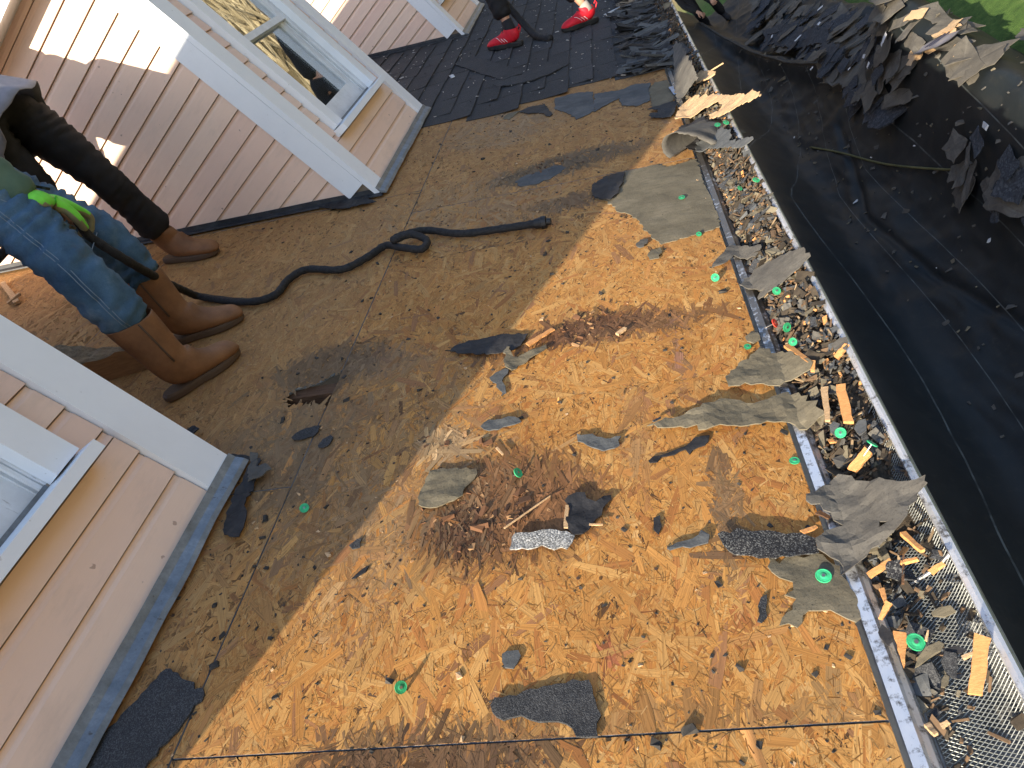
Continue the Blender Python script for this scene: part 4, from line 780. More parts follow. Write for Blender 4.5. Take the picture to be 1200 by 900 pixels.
for k,(lab,a,b,w,h,mt,tp) in enumerate([
 ('flat orange board end standing against the gutter lip at the lower right',(0.406, 0.7371),(0.3701, 0.6612),.030,.008,ORANGEWOOD,.8),
 ('long orange wedge of wood in the gutter beside the green cap, lower right',(0.3145, 0.7977),(0.3041, 0.742),.030,.007,ORANGEWOOD,.1),
 ('orange chip lying slanted on the guard below the large torn felt piece',(0.371, 0.9686),(0.3851, 0.9173),.014,.007,ORANGEWOOD,.8),
 ('orange split chip in the gutter by the end of the large torn felt piece',(0.3028, 0.9215),(0.3414, 0.9284),.017,.006,ORANGEWOOD,.7),
 ('short orange chip right of the split chip on the guard',(0.352, 0.9151),(0.3755, 0.9074),.011,.006,ORANGEWOOD,.7),
 ('bent orange chip on the guard above the wedge of wood',(0.3132, 0.8867),(0.3117, 0.8592),.012,.005,ORANGEWOOD,.7),
 ('orange chip with a split end next to the drip edge, above the wedge',(0.3161, 0.8564),(0.2966, 0.8343),.016,.005,ORANGEWOOD,.6),
 ('broad orange flake on the debris under the large green cap nail',(0.3763, 1.1845),(0.3384, 1.1602),.030,.006,ORANGEWOOD,.9),
 ('upright orange splinter board in the middle of the gutter debris',(0.3791, 1.3979),(0.3646, 1.2828),.030,.008,ORANGEWOOD,.9),
 ('paler orange splinter board left of the upright one in the gutter',(0.3512, 1.4215),(0.3337, 1.3215),.024,.008,TANWOOD,.6),
 ('orange brown chip leaning under the four sided felt piece',(0.3157, 1.6409),(0.3464, 1.5264),.022,.007,ORANGEWOOD,.8),
 ('short brown chip upright next to the four sided felt piece',(0.3521, 1.5261),(0.343, 1.4956),.015,.007,ORANGEWOOD,.8),
 ('orange bark like chip at the gutter lip above the splinter boards',(0.3931, 1.4874),(0.4216, 1.5062),.022,.006,ORANGEWOOD,.7),
 ('thin pale stick poking out beyond the upper gutter lip',(0.3897, 3.9255),(0.4901, 3.8227),.010,.006,TANWOOD,.2),
 ('light tan chip on the upper gutter beside the yellow flake',(0.3607, 3.6124),(0.396, 3.692),.018,.005,TANWOOD,.5),
 ('orange tipped chip in front of the rolled felt',(0.2099, 3.4323),(0.2457, 3.3847),.022,.006,ORANGEWOOD,.6),
 ('tan chip at the end of the guard in the lower right corner',(0.3039, 0.6465),(0.3099, 0.6282),.014,.006,TANWOOD,.7),
 ('pale yellow chip in the lower gutter by the drip edge',(0.3193, 0.6369),(0.3295, 0.6387),.010,.006,TANWOOD,.6),
 ('thin tan splinter upright between wedge and green cap',(0.3416, 0.7667),(0.3493, 0.7816),.006,.004,TANWOOD,.6),
 ('rust brown stick standing on the guard below the slanted chip',(0.3431, 0.8772),(0.3588, 0.9259),.006,.006,OLDWOOD,.8),
 ('orange chip lying along the guard at the lip, right of the rust brown stick',(0.3823, 0.8734),(0.4035, 0.8781),.010,.005,ORANGEWOOD,.7),
 ('pale splinter crossing the two thin black strips at the lower right guard',(0.3743, 0.7184),(0.3896, 0.7186),.006,.005,TANWOOD,.7),
 ('orange shard lying on the edge of the deck above the granule strip',(0.2182, 1.0434),(0.2473, 1.0547),.010,.004,ORANGEWOOD,.6),
 ('brown wood shard lying on the edge of the deck above the orange shard',(0.2578, 1.0918),(0.2753, 1.0732),.012,.004,OLDWOOD,.7),
 ('thin tan straw lying across the rotted patch',(-0.3768, 1.14),(-0.2779, 1.2232),.0035,.003,TANWOOD,.5),
 ('pale splinter at the left of the horned tar scrap',(-0.2412, 1.1212),(-0.2396, 1.1874),.010,.004,TANWOOD,.7),
 ('pink splinter lying on the bright wood right of the horned tar scrap',(-0.1917, 1.1239),(-0.1629, 1.1198),.005,.003,TANWOOD,.6),
 ('bright tan wood knot at the top of the long brown stain',(-0.1057, 1.8425),(-0.08, 1.8683),.014,.006,TANWOOD,.8),
 ('torn tan wood fibre lying between black shard and brown stain',(-0.3676, 1.8624),(-0.2929, 1.9266),.022,.005,ORANGEWOOD,.6),
 ('pale yellow splinter at the top of the rotted patch',(-0.4187, 1.4132),(-0.401, 1.3846),.006,.004,TANWOOD,.8),
 ('slate sliver on sunlit wood above the tip of the long wavy strip',(-0.0345, 1.4345),(-0.0153, 1.4467),.006,.003,FELT_SLATE,.6),
 ('pale crumpled shard on the shingles at the top, left of the gutter',(-0.0234, 6.3197),(0.1428, 6.5345),.030,.008,PALE,.4),
 ('peach coloured shard on the shingles at the top, next to the pale one',(0.1466, 6.2445),(0.316, 6.2737),.045,.010,TANWOOD,.5),
 ('small blue foil scrap on the drip edge by the sandy felt patch',(0.2593, 4.1115),(0.268, 3.9795),.022,.004,plain('blue_foil',(.25,.38,.62),.35,.5),.8)]):
    w*=.68 if k<20 else 1
    stick('wood_chip' if 'foil' not in lab and 'sliver' not in lab else 'scrap',lab,WC if 'foil' not in lab and 'sliver' not in lab else C_,gp(a,.012),gp(b,.012),w,h,mt,tp,seed=k)
# slate leaves of shingle lying on the guard, lower right
for k,(lab,pl,mt) in enumerate([
 ('grey tongue shaped flake on the guard beside the lower green cap',[(0.3155, 0.7325), (0.3238, 0.7463), (0.3373, 0.7556), (0.3558, 0.7568), (0.3607, 0.7489), (0.3527, 0.7401), (0.3366, 0.7376), (0.3224, 0.7337)],FELT),
 ('small grey oval flake on the lower right guard',[(0.3356, 0.6883), (0.3406, 0.6997), (0.3471, 0.7042), (0.3499, 0.698), (0.3458, 0.6893), (0.3394, 0.6849)],FELT),
 ('black square shingle bit on the guard right of the tongue shaped flake',[(0.3566, 0.7361), (0.3682, 0.7263), (0.3638, 0.7064), (0.3563, 0.6916), (0.3498, 0.7012), (0.3483, 0.7115)],SHINGLE),
 ('long black shred on the guard above the orange board end',[(0.3563, 0.7428), (0.3727, 0.7395), (0.3833, 0.7276), (0.3753, 0.7256), (0.3608, 0.7337)],TAR),
 ('dark brown felt flap hanging into the gutter behind the wedge of wood',[(0.2859, 0.8114), (0.295, 0.8229), (0.3043, 0.8063), (0.3033, 0.7889), (0.2923, 0.7846), (0.2861, 0.8023)],TAR),
 ('flat black granule patch on the guard seam',[(0.33, 0.9322), (0.3501, 0.9198), (0.3511, 0.8944), (0.3389, 0.8827), (0.3273, 0.9027)],SHINGLE_DARK),
 ('grey green flake on the guard above the black square bit',[(0.362, 0.8071), (0.3733, 0.8091), (0.3867, 0.8024), (0.39, 0.7896), (0.3748, 0.7902), (0.3623, 0.7997)],FELT),
 ('grey flake lodged in the gutter right of the long wavy strip',[(0.333, 1.3035), (0.3422, 1.3098), (0.3521, 1.2895), (0.3486, 1.2619), (0.3357, 1.2692), (0.3307, 1.2868)],FELT_SLATE),
 ('slate flake against the lip right of the upright splinter board',[(0.3695, 1.2584), (0.3804, 1.2717), (0.3927, 1.2646), (0.3862, 1.2347), (0.3727, 1.2307)],FELT_SLATE),
 ('dark scrap bent over the gutter lip above the splinter boards',[(0.395, 1.5356), (0.412, 1.5371), (0.4264, 1.5295), (0.4246, 1.5077), (0.4155, 1.4883), (0.3959, 1.5144)],FELT_DARK),
 ('small square grey chip on the deck edge with a green cap on it',[(0.2285, 1.7309), (0.2493, 1.7529), (0.2631, 1.7349), (0.2629, 1.7074), (0.2442, 1.6964), (0.2294, 1.7077)],FELT)]):
    scrap('felt_scrap',lab,C_,pl,mt,.012,.006,seed=80+k)
# ------------------------------------------------------------------ cap nails
def cap_mesh(red=False):
    mb=MB(); n=14; R=.0125; vs=[]; prof2=[(0,.0024),(.004,.0024),(.006,.0014),(.0105,.0013),(.0115,.0018),(R,.0015),(R,-.0004),(0,-.0004)]
    for r,z in prof2:
        for k in range(n): a=2*math.pi*k/n; vs.append((r*math.cos(a),r*math.sin(a),z))
    fs=[(i*n+k,i*n+(k+1)%n,(i+1)*n+(k+1)%n,(i+1)*n+k) for i in range(len(prof2)-1) for k in range(n)]
    mb.add(vs,fs); return mb.mesh('cap')
capm=cap_mesh(); capm.materials.append(GREENCAP); capr=cap_mesh(); capr.materials.append(REDCAP)
mb=MB(); mb.tube([(0,0,0),(0,0,-.030),(0,0,-.034)],[.0016,.0016,.0003],6); mb.tube([(0,0,.0016),(0,0,.0028)],[.0030,.0030],10); shm=mb.mesh('shank'); shm.materials.append(NAILSTEEL)
def cap(label,q,n,tilt=(0,0),sc=1.,red=False,group=None):
    sc*=.84
    e=empty('cap_nail'); e.matrix_world=ROOF @ Matrix.Translation((q[0],q[1],nsurf(q[0])+n)) @ Matrix.Rotation(tilt[1],4,'Z') @ Matrix.Rotation(tilt[0],4,'X') @ Matrix.Scale(sc,4)
    tag(e,label,'cap nail',group)
    link('cap',capr if red else capm,e); link('shank',shm,e)
GC='plastic cap nails'
for k,(lab,q,n,t,sc,rd) in enumerate([
 ('green cap nail tilted on bright wood at the lower left of the sunlit deck',(-0.5404, 0.774),.012,(1.0,.9),1.15,0),
 ('green cap nail in the shade right of the near dormer corner',(-0.8923, 1.2805),.012,(.5,.4),1.15,0),
 ('flat green cap nail on the deck edge, above the large torn felt',(0.2491, 1.2513),.004,(0,0),1.05,0),
 ('green cap nail in the flat grey brown felt remnant',(0.2319, 0.9405),.008,(.15,0),1.35,0),
 ('bright green cap nail in the lower gutter beside the orange wedge',(0.3276, 0.7683),.018,(.3,.5),1.35,0),
 ('dark green cap nail standing at the edge of the mesh guard, with a wooden splinter',(0.3806, 1.179),.03,(.7,2.),1.1,0),
 ('green cap nail sunk among the debris, left of the standing one',(0.3435, 1.2596),.022,(.6,-.5),1.1,0),
 ('green cap nail on the debris high up near the gutter lip',(0.4011, 2.5126),.03,(.4,1.),1.2,0),
 ('small green cap nail left of the one near the upper gutter lip',(0.3528, 2.5521),.028,(.7,1.),.9,0),
 ('left one of the two pale green cap nails lying on the slate scrap',(0.3676, 3.1763),.036,(.3,.3),1.2,0),
 ('right one of the two pale green cap nails lying on the slate scrap',(0.3946, 3.1217),.038,(.5,.9),1.2,0),
 ('bent green cap nail on the bright wood left of the flat dark scrap',(0.1985, 2.0731),.012,(.9,.2),1.2,0),
 ('faded green cap nail on the broad pale felt patch',(0.1668, 2.713),.008,(.1,0),1.2,0),
 ('half buried green cap nail in the rotted patch',(-0.3583, 1.3125),.012,(.9,1.4),1.2,0),
 ('green cap nail stuck under the flat dark scrap in the gutter',(0.3364, 1.8651),.025,(.7,.3),1.1,0),
 ('red cap nail on the orange chips beside the drip edge',(0.3064, 1.7395),.026,(1.0,1.2),1.2,1),
 ('green cap nail edge on beside the red cap nail',(0.3265, 1.6906),.026,(1.3,.6),1.2,0),
 ('light green cap nail below the red cap nail',(0.3265, 1.623),.026,(.8,.2),1.0,0),
 ('green cap nail on the small square grey chip at the deck edge',(0.2271, 1.6875),.012,(.3,.2),.9,0),
 ('green cap nail by the lower edge of the broad pale patch',(0.189, 2.3891),.008,(.5,.2),.9,0)]):
    cap(lab,q,n,t,sc,bool(rd),GC)
stick('shank_shadow_stick','shadow of the tilted green cap nail shaped as a thin dark stick','stick',gp((-0.5236, 0.7908),.004),gp((-0.4785, 0.8279),.004),.005,.004,FELT_SLATE,.7) if False else None  # solid dark stick in place of the nail's cast shadow, switched off
# ------------------------------------------------------------------ loose debris filling the gutter
rg=random.Random(77); mb=MB()
def dens(y):
    return max(0,min(1,(y-.60)/.75))
def bed_z(x,y):
    t=(x-GX0)/(GX1-GX0); return GZ-.038+.045*dens(y)*(1-.35*max(0,t-.6)/.4-.6*max(0,.16-t)/.16)*(1-.4*max(0,min(1,(1.75-y)/.5))*max(0,(t-.5)/.5))+.012*noise.noise((x*20,y*9,2))
xs=np.linspace(GX0+.004,GX1-.016,9); ys=np.linspace(1.0,6.2,240)
bm_=grid_mesh('debris_bed',xs,ys,lambda x,y: bed_z(float(x),float(y))-.004)
link('gutter_litter',bm_,None,[mottled('litter_dirt',(.022,.018,.014),(.10,.075,.05),45,.95,.8)],kind='stuff',label='dirt and fine litter lying on the gutter guard',cat='litter',smooth=True)
def chips(mb,N,ya,yb,rg,zones):
    for i in range(N):
        y=rg.uniform(ya,yb)
        dd=dens(y)
        if rg.random()>.10+.9*dd: continue
        x=rg.uniform(GX0+.002,GX1-.012)
        if y<1.6 and rg.random()<.75*min(1,(1.6-y)/.5): x=GX0+.002+abs(rg.gauss(0,.035))
        t=(x-GX0)/(GX1-GX0)
        if not 0<t<.95: continue
        zb=max(bed_z(x,y), guard_z(x,y)+.001) if dd>.3 else guard_z(x,y)+.002
        z=zb+rg.uniform(0,.012)*(.3+dd)
        kind=rg.random(); s_=math.exp(rg.gauss(math.log(.0058),.6))
        M=Matrix.Translation((x,y,z)) @ Matrix.Rotation(rg.uniform(0,6.28),4,'Z') @ Matrix.Rotation(rg.gauss(0,.4),4,'X') @ Matrix.Rotation(rg.gauss(0,.4),4,'Y')
        if kind<.50: a,b,c,mi=min(s_*1.25,.024),min(s_*1.25,.024)*rg.uniform(.4,.9),.0012,rg.choice((8,8,8,0,1,2,2,5))
        elif kind<.80: a,b,c,mi=min(s_*1.7,.03),.0022,.0012,rg.choice((8,6,6,6,6,7))
        else: a,b,c,mi=min(s_,.016),min(s_,.012)*.5,.0016,rg.choice((6,4,6,8,5,1))
        mb.box((-a,-b,-c),(a,b,c),mi,M,min(a,b)*.45,rg)
chips(mb,8600,.35,6.3,rg,None)
LITTER=mottled('dirty_litter',(.022,.018,.014),(.075,.058,.04),30,.95,.3)
mb.build('gutter_litter',[FELT_DARK,FELT_SLATE,SHINGLE,TANWOOD,ORANGEWOOD,FELT,plain('straw',(.12,.075,.042),.9),plain('pale_straw',(.27,.19,.11),.9),LITTER],None,kind='stuff',label='chips of torn shingle and wood heaped along the gutter',cat='litter')
# shreds of shingle heaped at the top along the gutter and on the deck edge
mb=MB(); rg=random.Random(9)
for i in range(380):
    v=rg.uniform(4.5,7.5); u=.28-abs(rg.gauss(0,.085)); 
    a=rg.uniform(.03,.13); b=rg.uniform(.008,.035)
    M=Matrix.Translation((u,v,.018+rg.uniform(0,.03)*math.exp(-(.27-u)*8))) @ Matrix.Rotation(rg.gauss(.15,.45),4,'Z') @ Matrix.Rotation(rg.gauss(0,.25),4,'X') @ Matrix.Rotation(rg.gauss(0,.2),4,'Y')
    mb.box((-a,-b,-.0015),(a,b,.0015),rg.choice((0,0,0,1,1,2)),M,b*.5,rg)
mb.build('shingle_shreds',[SHINGLE,FELT_SLATE,TAR],None,ROOF,kind='stuff',label='heap of thin black shingle shreds piled along the upper gutter',cat='shreds')
mb=MB()
for i in range(700):
    v=rg.uniform(4.5,8.5); u=rg.uniform(-1.9,.2); s_=min(.012,math.exp(rg.gauss(math.log(.003),.6)))
    M=Matrix.Translation((u,v,.016)) @ Matrix.Rotation(rg.uniform(0,6.3),4,'Z')
    mb.box((-s_*1.6,-s_*.5,-.001),(s_*1.6,s_*.5,.001),rg.choice((0,0,1)),M,s_*.3,rg)
mb.build('splinters',[plain('pale_splinters',(.45,.42,.38),.9),GRIT],None,ROOF,kind='stuff',label='pale splinters sprinkled over the dark shingles',cat='splinters')
# ------------------------------------------------------------------ slab and battens between the dormers
def slab():
    p=[(-1.9865, 2.0502),(-1.797, 2.1019),(-1.7877, 2.3116),(-2.9305, 2.9171),(-2.8731, 2.5925)]
    mb=MB(); n=26; m_=14; vs=[]; a,b=Vector(p[0]),Vector(p[1]); dd=Vector((-1,.28)).normalized(); L=.95
    def P(i,j): return a+(b-a)*1.25*(i/m_)*1.0+dd*L*(j/n)
    for j in range(n+1):
        for i in range(m_+1):
            q=P(i,j); z=.092+.012*noise.fractal((q.x*16,q.y*16,4),1,2,5)-.02*max(0,noise.noise((q.x*7,q.y*9,8)))*(1 if j>2 else 0)-.05*max(0,(j/n-.8)/.2)
            vs.append((q.x,q.y,z))
    for j in range(n+1):
        for i in range(m_+1):
            q=P(i,j); vs.append((q.x,q.y,.002))
    w=m_+1; T=(n+1)*w
    fs=[(j*w+i,j*w+i+1,(j+1)*w+i+1,(j+1)*w+i) for j in range(n) for i in range(m_)]; mi=[0]*len(fs)
    side=[(i,i+1,T+i+1,T+i) for i in range(m_)]+[(n*w+i,T+n*w+i,T+n*w+i+1,n*w+i+1) for i in range(m_)]+[(j*w,T+j*w,T+(j+1)*w,(j+1)*w) for j in range(n)]+[(j*w+m_,(j+1)*w+m_,T+(j+1)*w+m_,T+j*w+m_) for j in range(n)]
    mb.add(vs,fs,0); b_=len(mb.f); mb.f+=side; mb.m+=[1]*len(side)
    mb.build('fibre_slab',[mottled('crumbling_fibre',(.10,.075,.045),(.30,.235,.15),22,.95,.9,bdist=.01),mottled('fibre_side',(.19,.10,.045),(.28,.16,.075),9,.9,.3,stretch=(3,3,20))],None,ROOF,label='thick brown fibre slab with a crumbling top between boots and near dormer',cat='slab')
slab()
stick('batten','thin wooden batten on sunlit boards at the left edge of the picture','batten',gp((-3.1712, 3.2154),.01),gp((-2.8768, 2.9214),.012),.025,.015,TANWOOD,1.)
stick('batten','short crossing batten beside the thin one at the left edge of the picture','batten',gp((-2.9373, 2.9331),.012),gp((-2.8914, 2.9826),.03),.02,.012,TANWOOD,1.)
# ------------------------------------------------------------------ hoses
HAND=Vector((-1.7425, 2.1, 4.4252))
def hose(name,label,pts,r,endcap=True):
    e=empty(name,pts[-1],label=label,cat='hose')
    P=smooth_path(pts,10); mb=MB(); mb.tube(P,[r*(1+.06*math.sin(i*1.7)) for i in range(len(P))],12)
    o=mb.build('hose_sleeve',HOSE,e,Matrix.Translation(-Vector(pts[-1])),smooth=True)
    if endcap:
        d=(P[-1]-P[-3]).normalized(); q=P[-1]
        mb=MB(); mb.tube([q-d*.012,q+d*.014,q+d*.016,q+d*.034,q+d*.036,q+d*.052],[r*1.25,r*1.5,r*1.7,r*1.6,r*.95,r*.85],14); mb.build('coupling',RUBBER,e,Matrix.Translation(-q))
    return e
hp=[HAND+Vector((-.25,-.12,.05)),HAND,Vector((-1.7629, 2.1, 4.3072)),Vector((-1.7828, 2.13, 4.1823)),Vector((-1.8661, 2.24, 4.1179)),Vector((-1.9879, 2.4, 4.0658)),Vector((-2.0704, 2.52, 4.0082))]
hp+=[RP(*q,.021) for q in [(-1.7591, 2.591), (-1.5049, 2.4671), (-1.3955, 2.4837), (-1.3778, 2.6005), (-1.3173, 2.6649), (-1.1535, 2.6048), (-1.063, 2.6725), (-1.0021, 2.7547)]]
hp+=[RP(*q,.03) for q in [(-0.9195, 2.6862), (-0.8262, 2.6362), (-0.818, 2.7082)]]+[RP(*(-0.8801, 2.7364),.055),RP(*(-0.9461, 2.7094),.056),RP(*(-0.927, 2.7559),.05),RP(*(-0.8387, 2.814),.028)]
hp+=[RP(*q,.021) for q in [(-0.6839, 2.7329), (-0.509, 2.7052), (-0.3742, 2.6933)]]
hose('air_hose','black sleeved hose running from the gloved hand across the wood with a loop',hp,.0148)
h2=[Vector((-1.1431, 6.5, 3.7291)),Vector((-1.1332, 6.3, 3.5668)),Vector((-1.1277, 6.2, 3.3889)),RP(*(-0.5422, 6.0552),.03),RP(*(-0.4262, 5.8509),.03)]
hose('air_hose','short piece of black hose hanging down beside the red shoes',h2,.026,False)
# ------------------------------------------------------------------ black ground cover with the heap of torn roofing
def sstep(a,b,x): t=max(0,min(1,(x-a)/(b-a))); return t*t*(3-2*t)
def ridge_x(y): return .93+.03*(y-6)
def mound_h(y): return (.84*sstep(3.2,5.0,y)*(1-sstep(7.1,8.8,y))+.22*sstep(6.5,8,y))*1.0
FOLD=[(-.55,14.6),(-.10,10.9),(.34,8.75),(.42,8.3)]
def seg_d(x,y,pl):
    best=9
    for (a,b),(c,d) in zip(pl[:-1],pl[1:]):
        dx,dy=c-a,d-b; t=max(0,min(1,((x-a)*dx+(y-b)*dy)/(dx*dx+dy*dy))); best=min(best,math.hypot(x-a-t*dx,y-b-t*dy))
    return best
CREASE=[(.02,8.0),(-.1,7.3),(-.28,6.37),(-.15,5.2),(.08,4.14)]
def tarp_z(x,y):
    z=.10+.55*math.exp(-((x+.80)/.22)**2)
    r=ridge_x(y); w=.50 if x<r else .30
    z+=mound_h(y)*math.exp(-((x-r)/w)**2)
    z+=.16*sstep(5.5,8,y)*(1-sstep(12.5,15,y))*math.exp(-((x-.35)/.45)**2)
    d=seg_d(x,y,FOLD); z+=.16*math.exp(-(d/.10)**2)*sstep(8,9,y)
    d=seg_d(x,y,CREASE); z+=.012*math.exp(-(d/.16)**2)-.035*math.exp(-(d/.035)**2)
    z+=.05*noise.fractal((x*1.3,y*.8,1),1,2,4)+.02*noise.noise((x*2+y*3.2,y*.7-x*1.5,6))
    z+=.016*(1-abs(noise.noise((x*4+y*1.2,y*1.6-x*.8,2))))**3+.010*(1-abs(noise.noise((x*9,y*2.5+x*5,7))))**4
    xe=1.45-.42*max(0,min(1,(y-8.5)/2.4)); s=sstep(xe-.22,xe+.10,x); z=max(z,.025)
    return z*(1-s)-.14*s
m=NT('black_woven_cover'); uvw=m.n('UVMap',uv_map='weave').outputs[0]
sx=m.n('SeparateXYZ',{0:uvw}).outputs[0]; fr=m.math('FRACT',m.math('DIVIDE',sx,.305)); ln=m.math('LESS_THAN',fr,.02)
v=m.coord('Object'); w=m.noise(v,1.6,7,.7); c=m.ramp(w,[(.35,(.006,.009,.011)),(.6,(.011,.015,.017)),(.8,(.026,.026,.024))])
dd=m.noise(v,14,7,.75); c=m.mix(m.ramp(dd,[(.55,0.),(.75,.3)]),c,(.06,.055,.045))
thr=m.noise(v,7.,3,.5); lnf=m.math('MULTIPLY',ln,m.ramp(thr,[(.35,.1),(.6,.6)])); c=m.mix(lnf,c,(.15,.17,.17))
m.set(Base_Color=c,Roughness=.6,Specular_IOR_Level=.35); m.bump(m.noise(v,90,4,.7),.15,.004); TARP=m.mat
xs=np.linspace(-.795,1.62,110); ys=np.linspace(.2,15.6,420)
me=grid_mesh('ground_cover',xs,ys,lambda x,y: tarp_z(float(x),float(y)))
uvl=me.uv_layers.new(name='weave'); co=np.zeros(len(me.vertices)*3); me.vertices.foreach_get('co',co); co=co.reshape(-1,3)
s_=co[:,0]-np.where(co[:,1]>7,.16*(co[:,1]-7),0)+.05*np.sin(co[:,1]*1.1)-.35*np.clip(co[:,0]-.1,0,2)*np.clip((co[:,1]-4.5)/2,0,1)
li=np.zeros(len(me.loops),np.int32); me.loops.foreach_get('vertex_index',li); uvl.data.foreach_set('uv',np.stack([s_[li],co[li,1]],1).astype(np.float32).reshape(-1))
link('ground_cover',me,None,[TARP],smooth=True,label='black woven ground cover spread below the eave and over a mound',cat='tarp')
# a hem along the fold
mb=MB(); pts=smooth_path([(a,b,tarp_z(a,b)+.012) for a,b in FOLD],14); pts=[Vector((p.x,p.y,tarp_z(p.x,p.y)+.008)) for p in pts]
mb.tube(pts,[.014+.012*abs(noise.noise((i*.3,0,0))) for i in range(len(pts))],6)
mb.build('rolled_hem',felt('brown_hem',(.03,.028,.024),(.06,.055,.047),(.09,.08,.065)),None,smooth=True,label='long brownish rolled hem across the black ground cover',cat='tarp hem')
mb=MB(); pts=[(a,b,tarp_z(a,b)+.02) for a,b in [(-.31+.0,8.19),(-.12,7.55),(.1,6.75),(.36,5.85),(.46,5.5)]]; mb.tube(smooth_path(pts,6),.010,7)
mb.build('garden_pole',mottled('olive_pole',(.07,.075,.03),(.15,.14,.06),8,.7,.2),None,smooth=True,label='long olive coloured pole lying across the black ground cover',cat='pole')
# crumbs and small chips dropped on the cover
mb=MB(); rg=random.Random(55)
for i in range(420):
    y=2.2+9*rg.random()**.8; x=rg.uniform(-.45,1.2)
    s_=min(.06,.012*math.exp(rg.gauss(0,.6))); M=Matrix.Translation((x,y,tarp_z(x,y)+.006)) @ Matrix.Rotation(rg.uniform(0,6.3),4,'Z') @ Matrix.Rotation(rg.gauss(0,.2),4,'X')
    mb.box((-s_,-s_*.5,-.003),(s_,s_*.5,.003),rg.choice((0,0,0,0,0,0,1,1,1)) if rg.random()>.03 else 2,M,s_*.3,rg)
mb.build('cover_crumbs',[FELT_DARK,FELT,PALE],None,kind='stuff',label='small chips and crumbs scattered over the black ground cover',cat='crumbs')
# pieces of the heap
def piece_mesh(seed):
    r=random.Random(seed); L=r.uniform(.12,.30); W=r.uniform(.06,.15); ring=[]
    cs=[(-L*r.uniform(.82,1),-W*r.uniform(.75,1)),(L*r.uniform(.82,1),-W*r.uniform(.75,1)),(L*r.uniform(.8,1),W*r.uniform(.75,1)),(-L*r.uniform(.8,1),W*r.uniform(.75,1))]
    for i in range(4):
        (xa,ya),(xb,yb)=cs[i],cs[(i+1)%4]; k_=5 if i%2==0 else 3
        for k in range(k_):
            t=(k+(r.uniform(-.3,.3) if k else 0))/k_; ring.append((xa+(xb-xa)*t+(r.gauss(0,.016) if i%2 else 0),ya+(yb-ya)*t+(r.gauss(0,.012) if k else 0)))
    n=len(ring)
    bend=r.uniform(-.3,.3); vs=[]
    cx=[(0,0)]+ring
    for (x,y) in cx: vs.append((x,y,bend*x*x+r.uniform(-.006,.006)))
    N_=len(vs); vs+=[(x,y,z-.005) for x,y,z in vs]
    fs=[(0,1+i,1+(i+1)%n) for i in range(n)]+[(N_,N_+1+(i+1)%n,N_+1+i) for i in range(n)]+[(1+i,N_+1+i,N_+1+(i+1)%n,1+(i+1)%n) for i in range(n)]
    mb=MB(); mb.add(vs,fs); return mb.mesh('torn_shingle')
PM={}
def pieces(mat,key,n=7):
    out=[]
    for i in range(n):
        me=piece_mesh(hash_(key)+i); me.materials.append(mat); out.append(me)
    return out
def hash_(s): return sum(ord(c)*(i+3) for i,c in enumerate(s))
BLUE=granules('blue_black_shingle',(.020,.023,.029),(.036,.041,.050),(.07,.076,.085),.85,60.)
DUST=felt('dusty_felt',(.06,.055,.047),(.105,.095,.08),(.16,.145,.115),4.)
PM={'b':pieces(BLUE,'blue'),'d':pieces(DUST,'dust'),'k':pieces(FELT_DARK,'dark'),'t':pieces(TANWOOD,'tan'),'p':pieces(PALE,'pale')}
rp=random.Random(44)
def pile(N,poly,keys,label,group,h0,h1,cat='torn shingle',flat=.085,scale=(.45,1.0),ang=None,name='torn_shingle'):
    xs=[p[0] for p in poly]; ys=[p[1] for p in poly]; k=0
    while k<N:
        x=rp.uniform(min(xs),max(xs)); y=rp.uniform(min(ys),max(ys))
        if not inpoly((x,y),poly): continue
        k+=1; key=rp.choice(keys); me=rp.choice(PM[key])
        o=bpy.data.objects.new(name,me); COL.objects.link(o); s=rp.uniform(*scale)
        e=.22; gx=(tarp_z(x+e,y)-tarp_z(x-e,y))/(3.6*e); gy=(tarp_z(x,y+e)-tarp_z(x,y-e))/(3.6*e)
        q=Vector((0,0,1)).rotation_difference(Vector((-gx,-gy,1)).normalized())
        o.rotation_mode='QUATERNION'
        from mathutils import Euler
        o.rotation_quaternion=q @ Euler((rp.gauss(0,flat),rp.gauss(0,flat),(rp.uniform(0,6.28) if ang is None else rp.gauss(ang,.55)))).to_quaternion()
        o.location=(x,y,max(tarp_z(x,y),.0)+rp.uniform(h0,h1)); o.scale=(s,s,s)
        tag(o,label,cat,group)
pile(170,[(-.10,12.2),(.30,13.2),(.75,10.5),(.92,8.2),(.75,7.0),(.46,6.8),(.25,7.3),(.26,8.8),(.05,10.6)],'bbddk','dark torn shingle in the shaded heap on the black ground cover','dark shingles in the shaded heap',.02,.16,ang=-1.1)
pile(26,[(.55,7.3),(.95,8.0),(1.1,6.6),(.95,5.4),(.75,6.0)],'ddkd','dusty brown shingle on the sunlit top of the mound','dusty shingles on the mound',.015,.05,flat=.06,scale=(.6,1.0))
pile(7,[(.72,6.6),(.9,7.0),(1.02,6.4),(.9,5.9)],'t','tan torn underlayment lying on the sunlit mound','tan sheets on the mound',.03,.07,flat=.06,scale=(.4,.7),cat='torn felt',name='torn_felt')
pile(60,[(1.48,6.2),(1.5,7.0),(1.72,7.5),(2.2,6.8),(2.2,5.6),(1.5,5.4)],'bbbdk','dark torn shingle in the heap behind the mound at the upper right','dark shingles behind the mound',.03,.30,ang=-1.0)
pile(16,[(.28,5.6),(.36,6.0),(.60,5.4),(.62,4.6),(.45,4.6)],'kbk','dark shingle in the small pile at the right edge of the ground cover','shingles in the small right pile',.02,.14,ang=1.2)
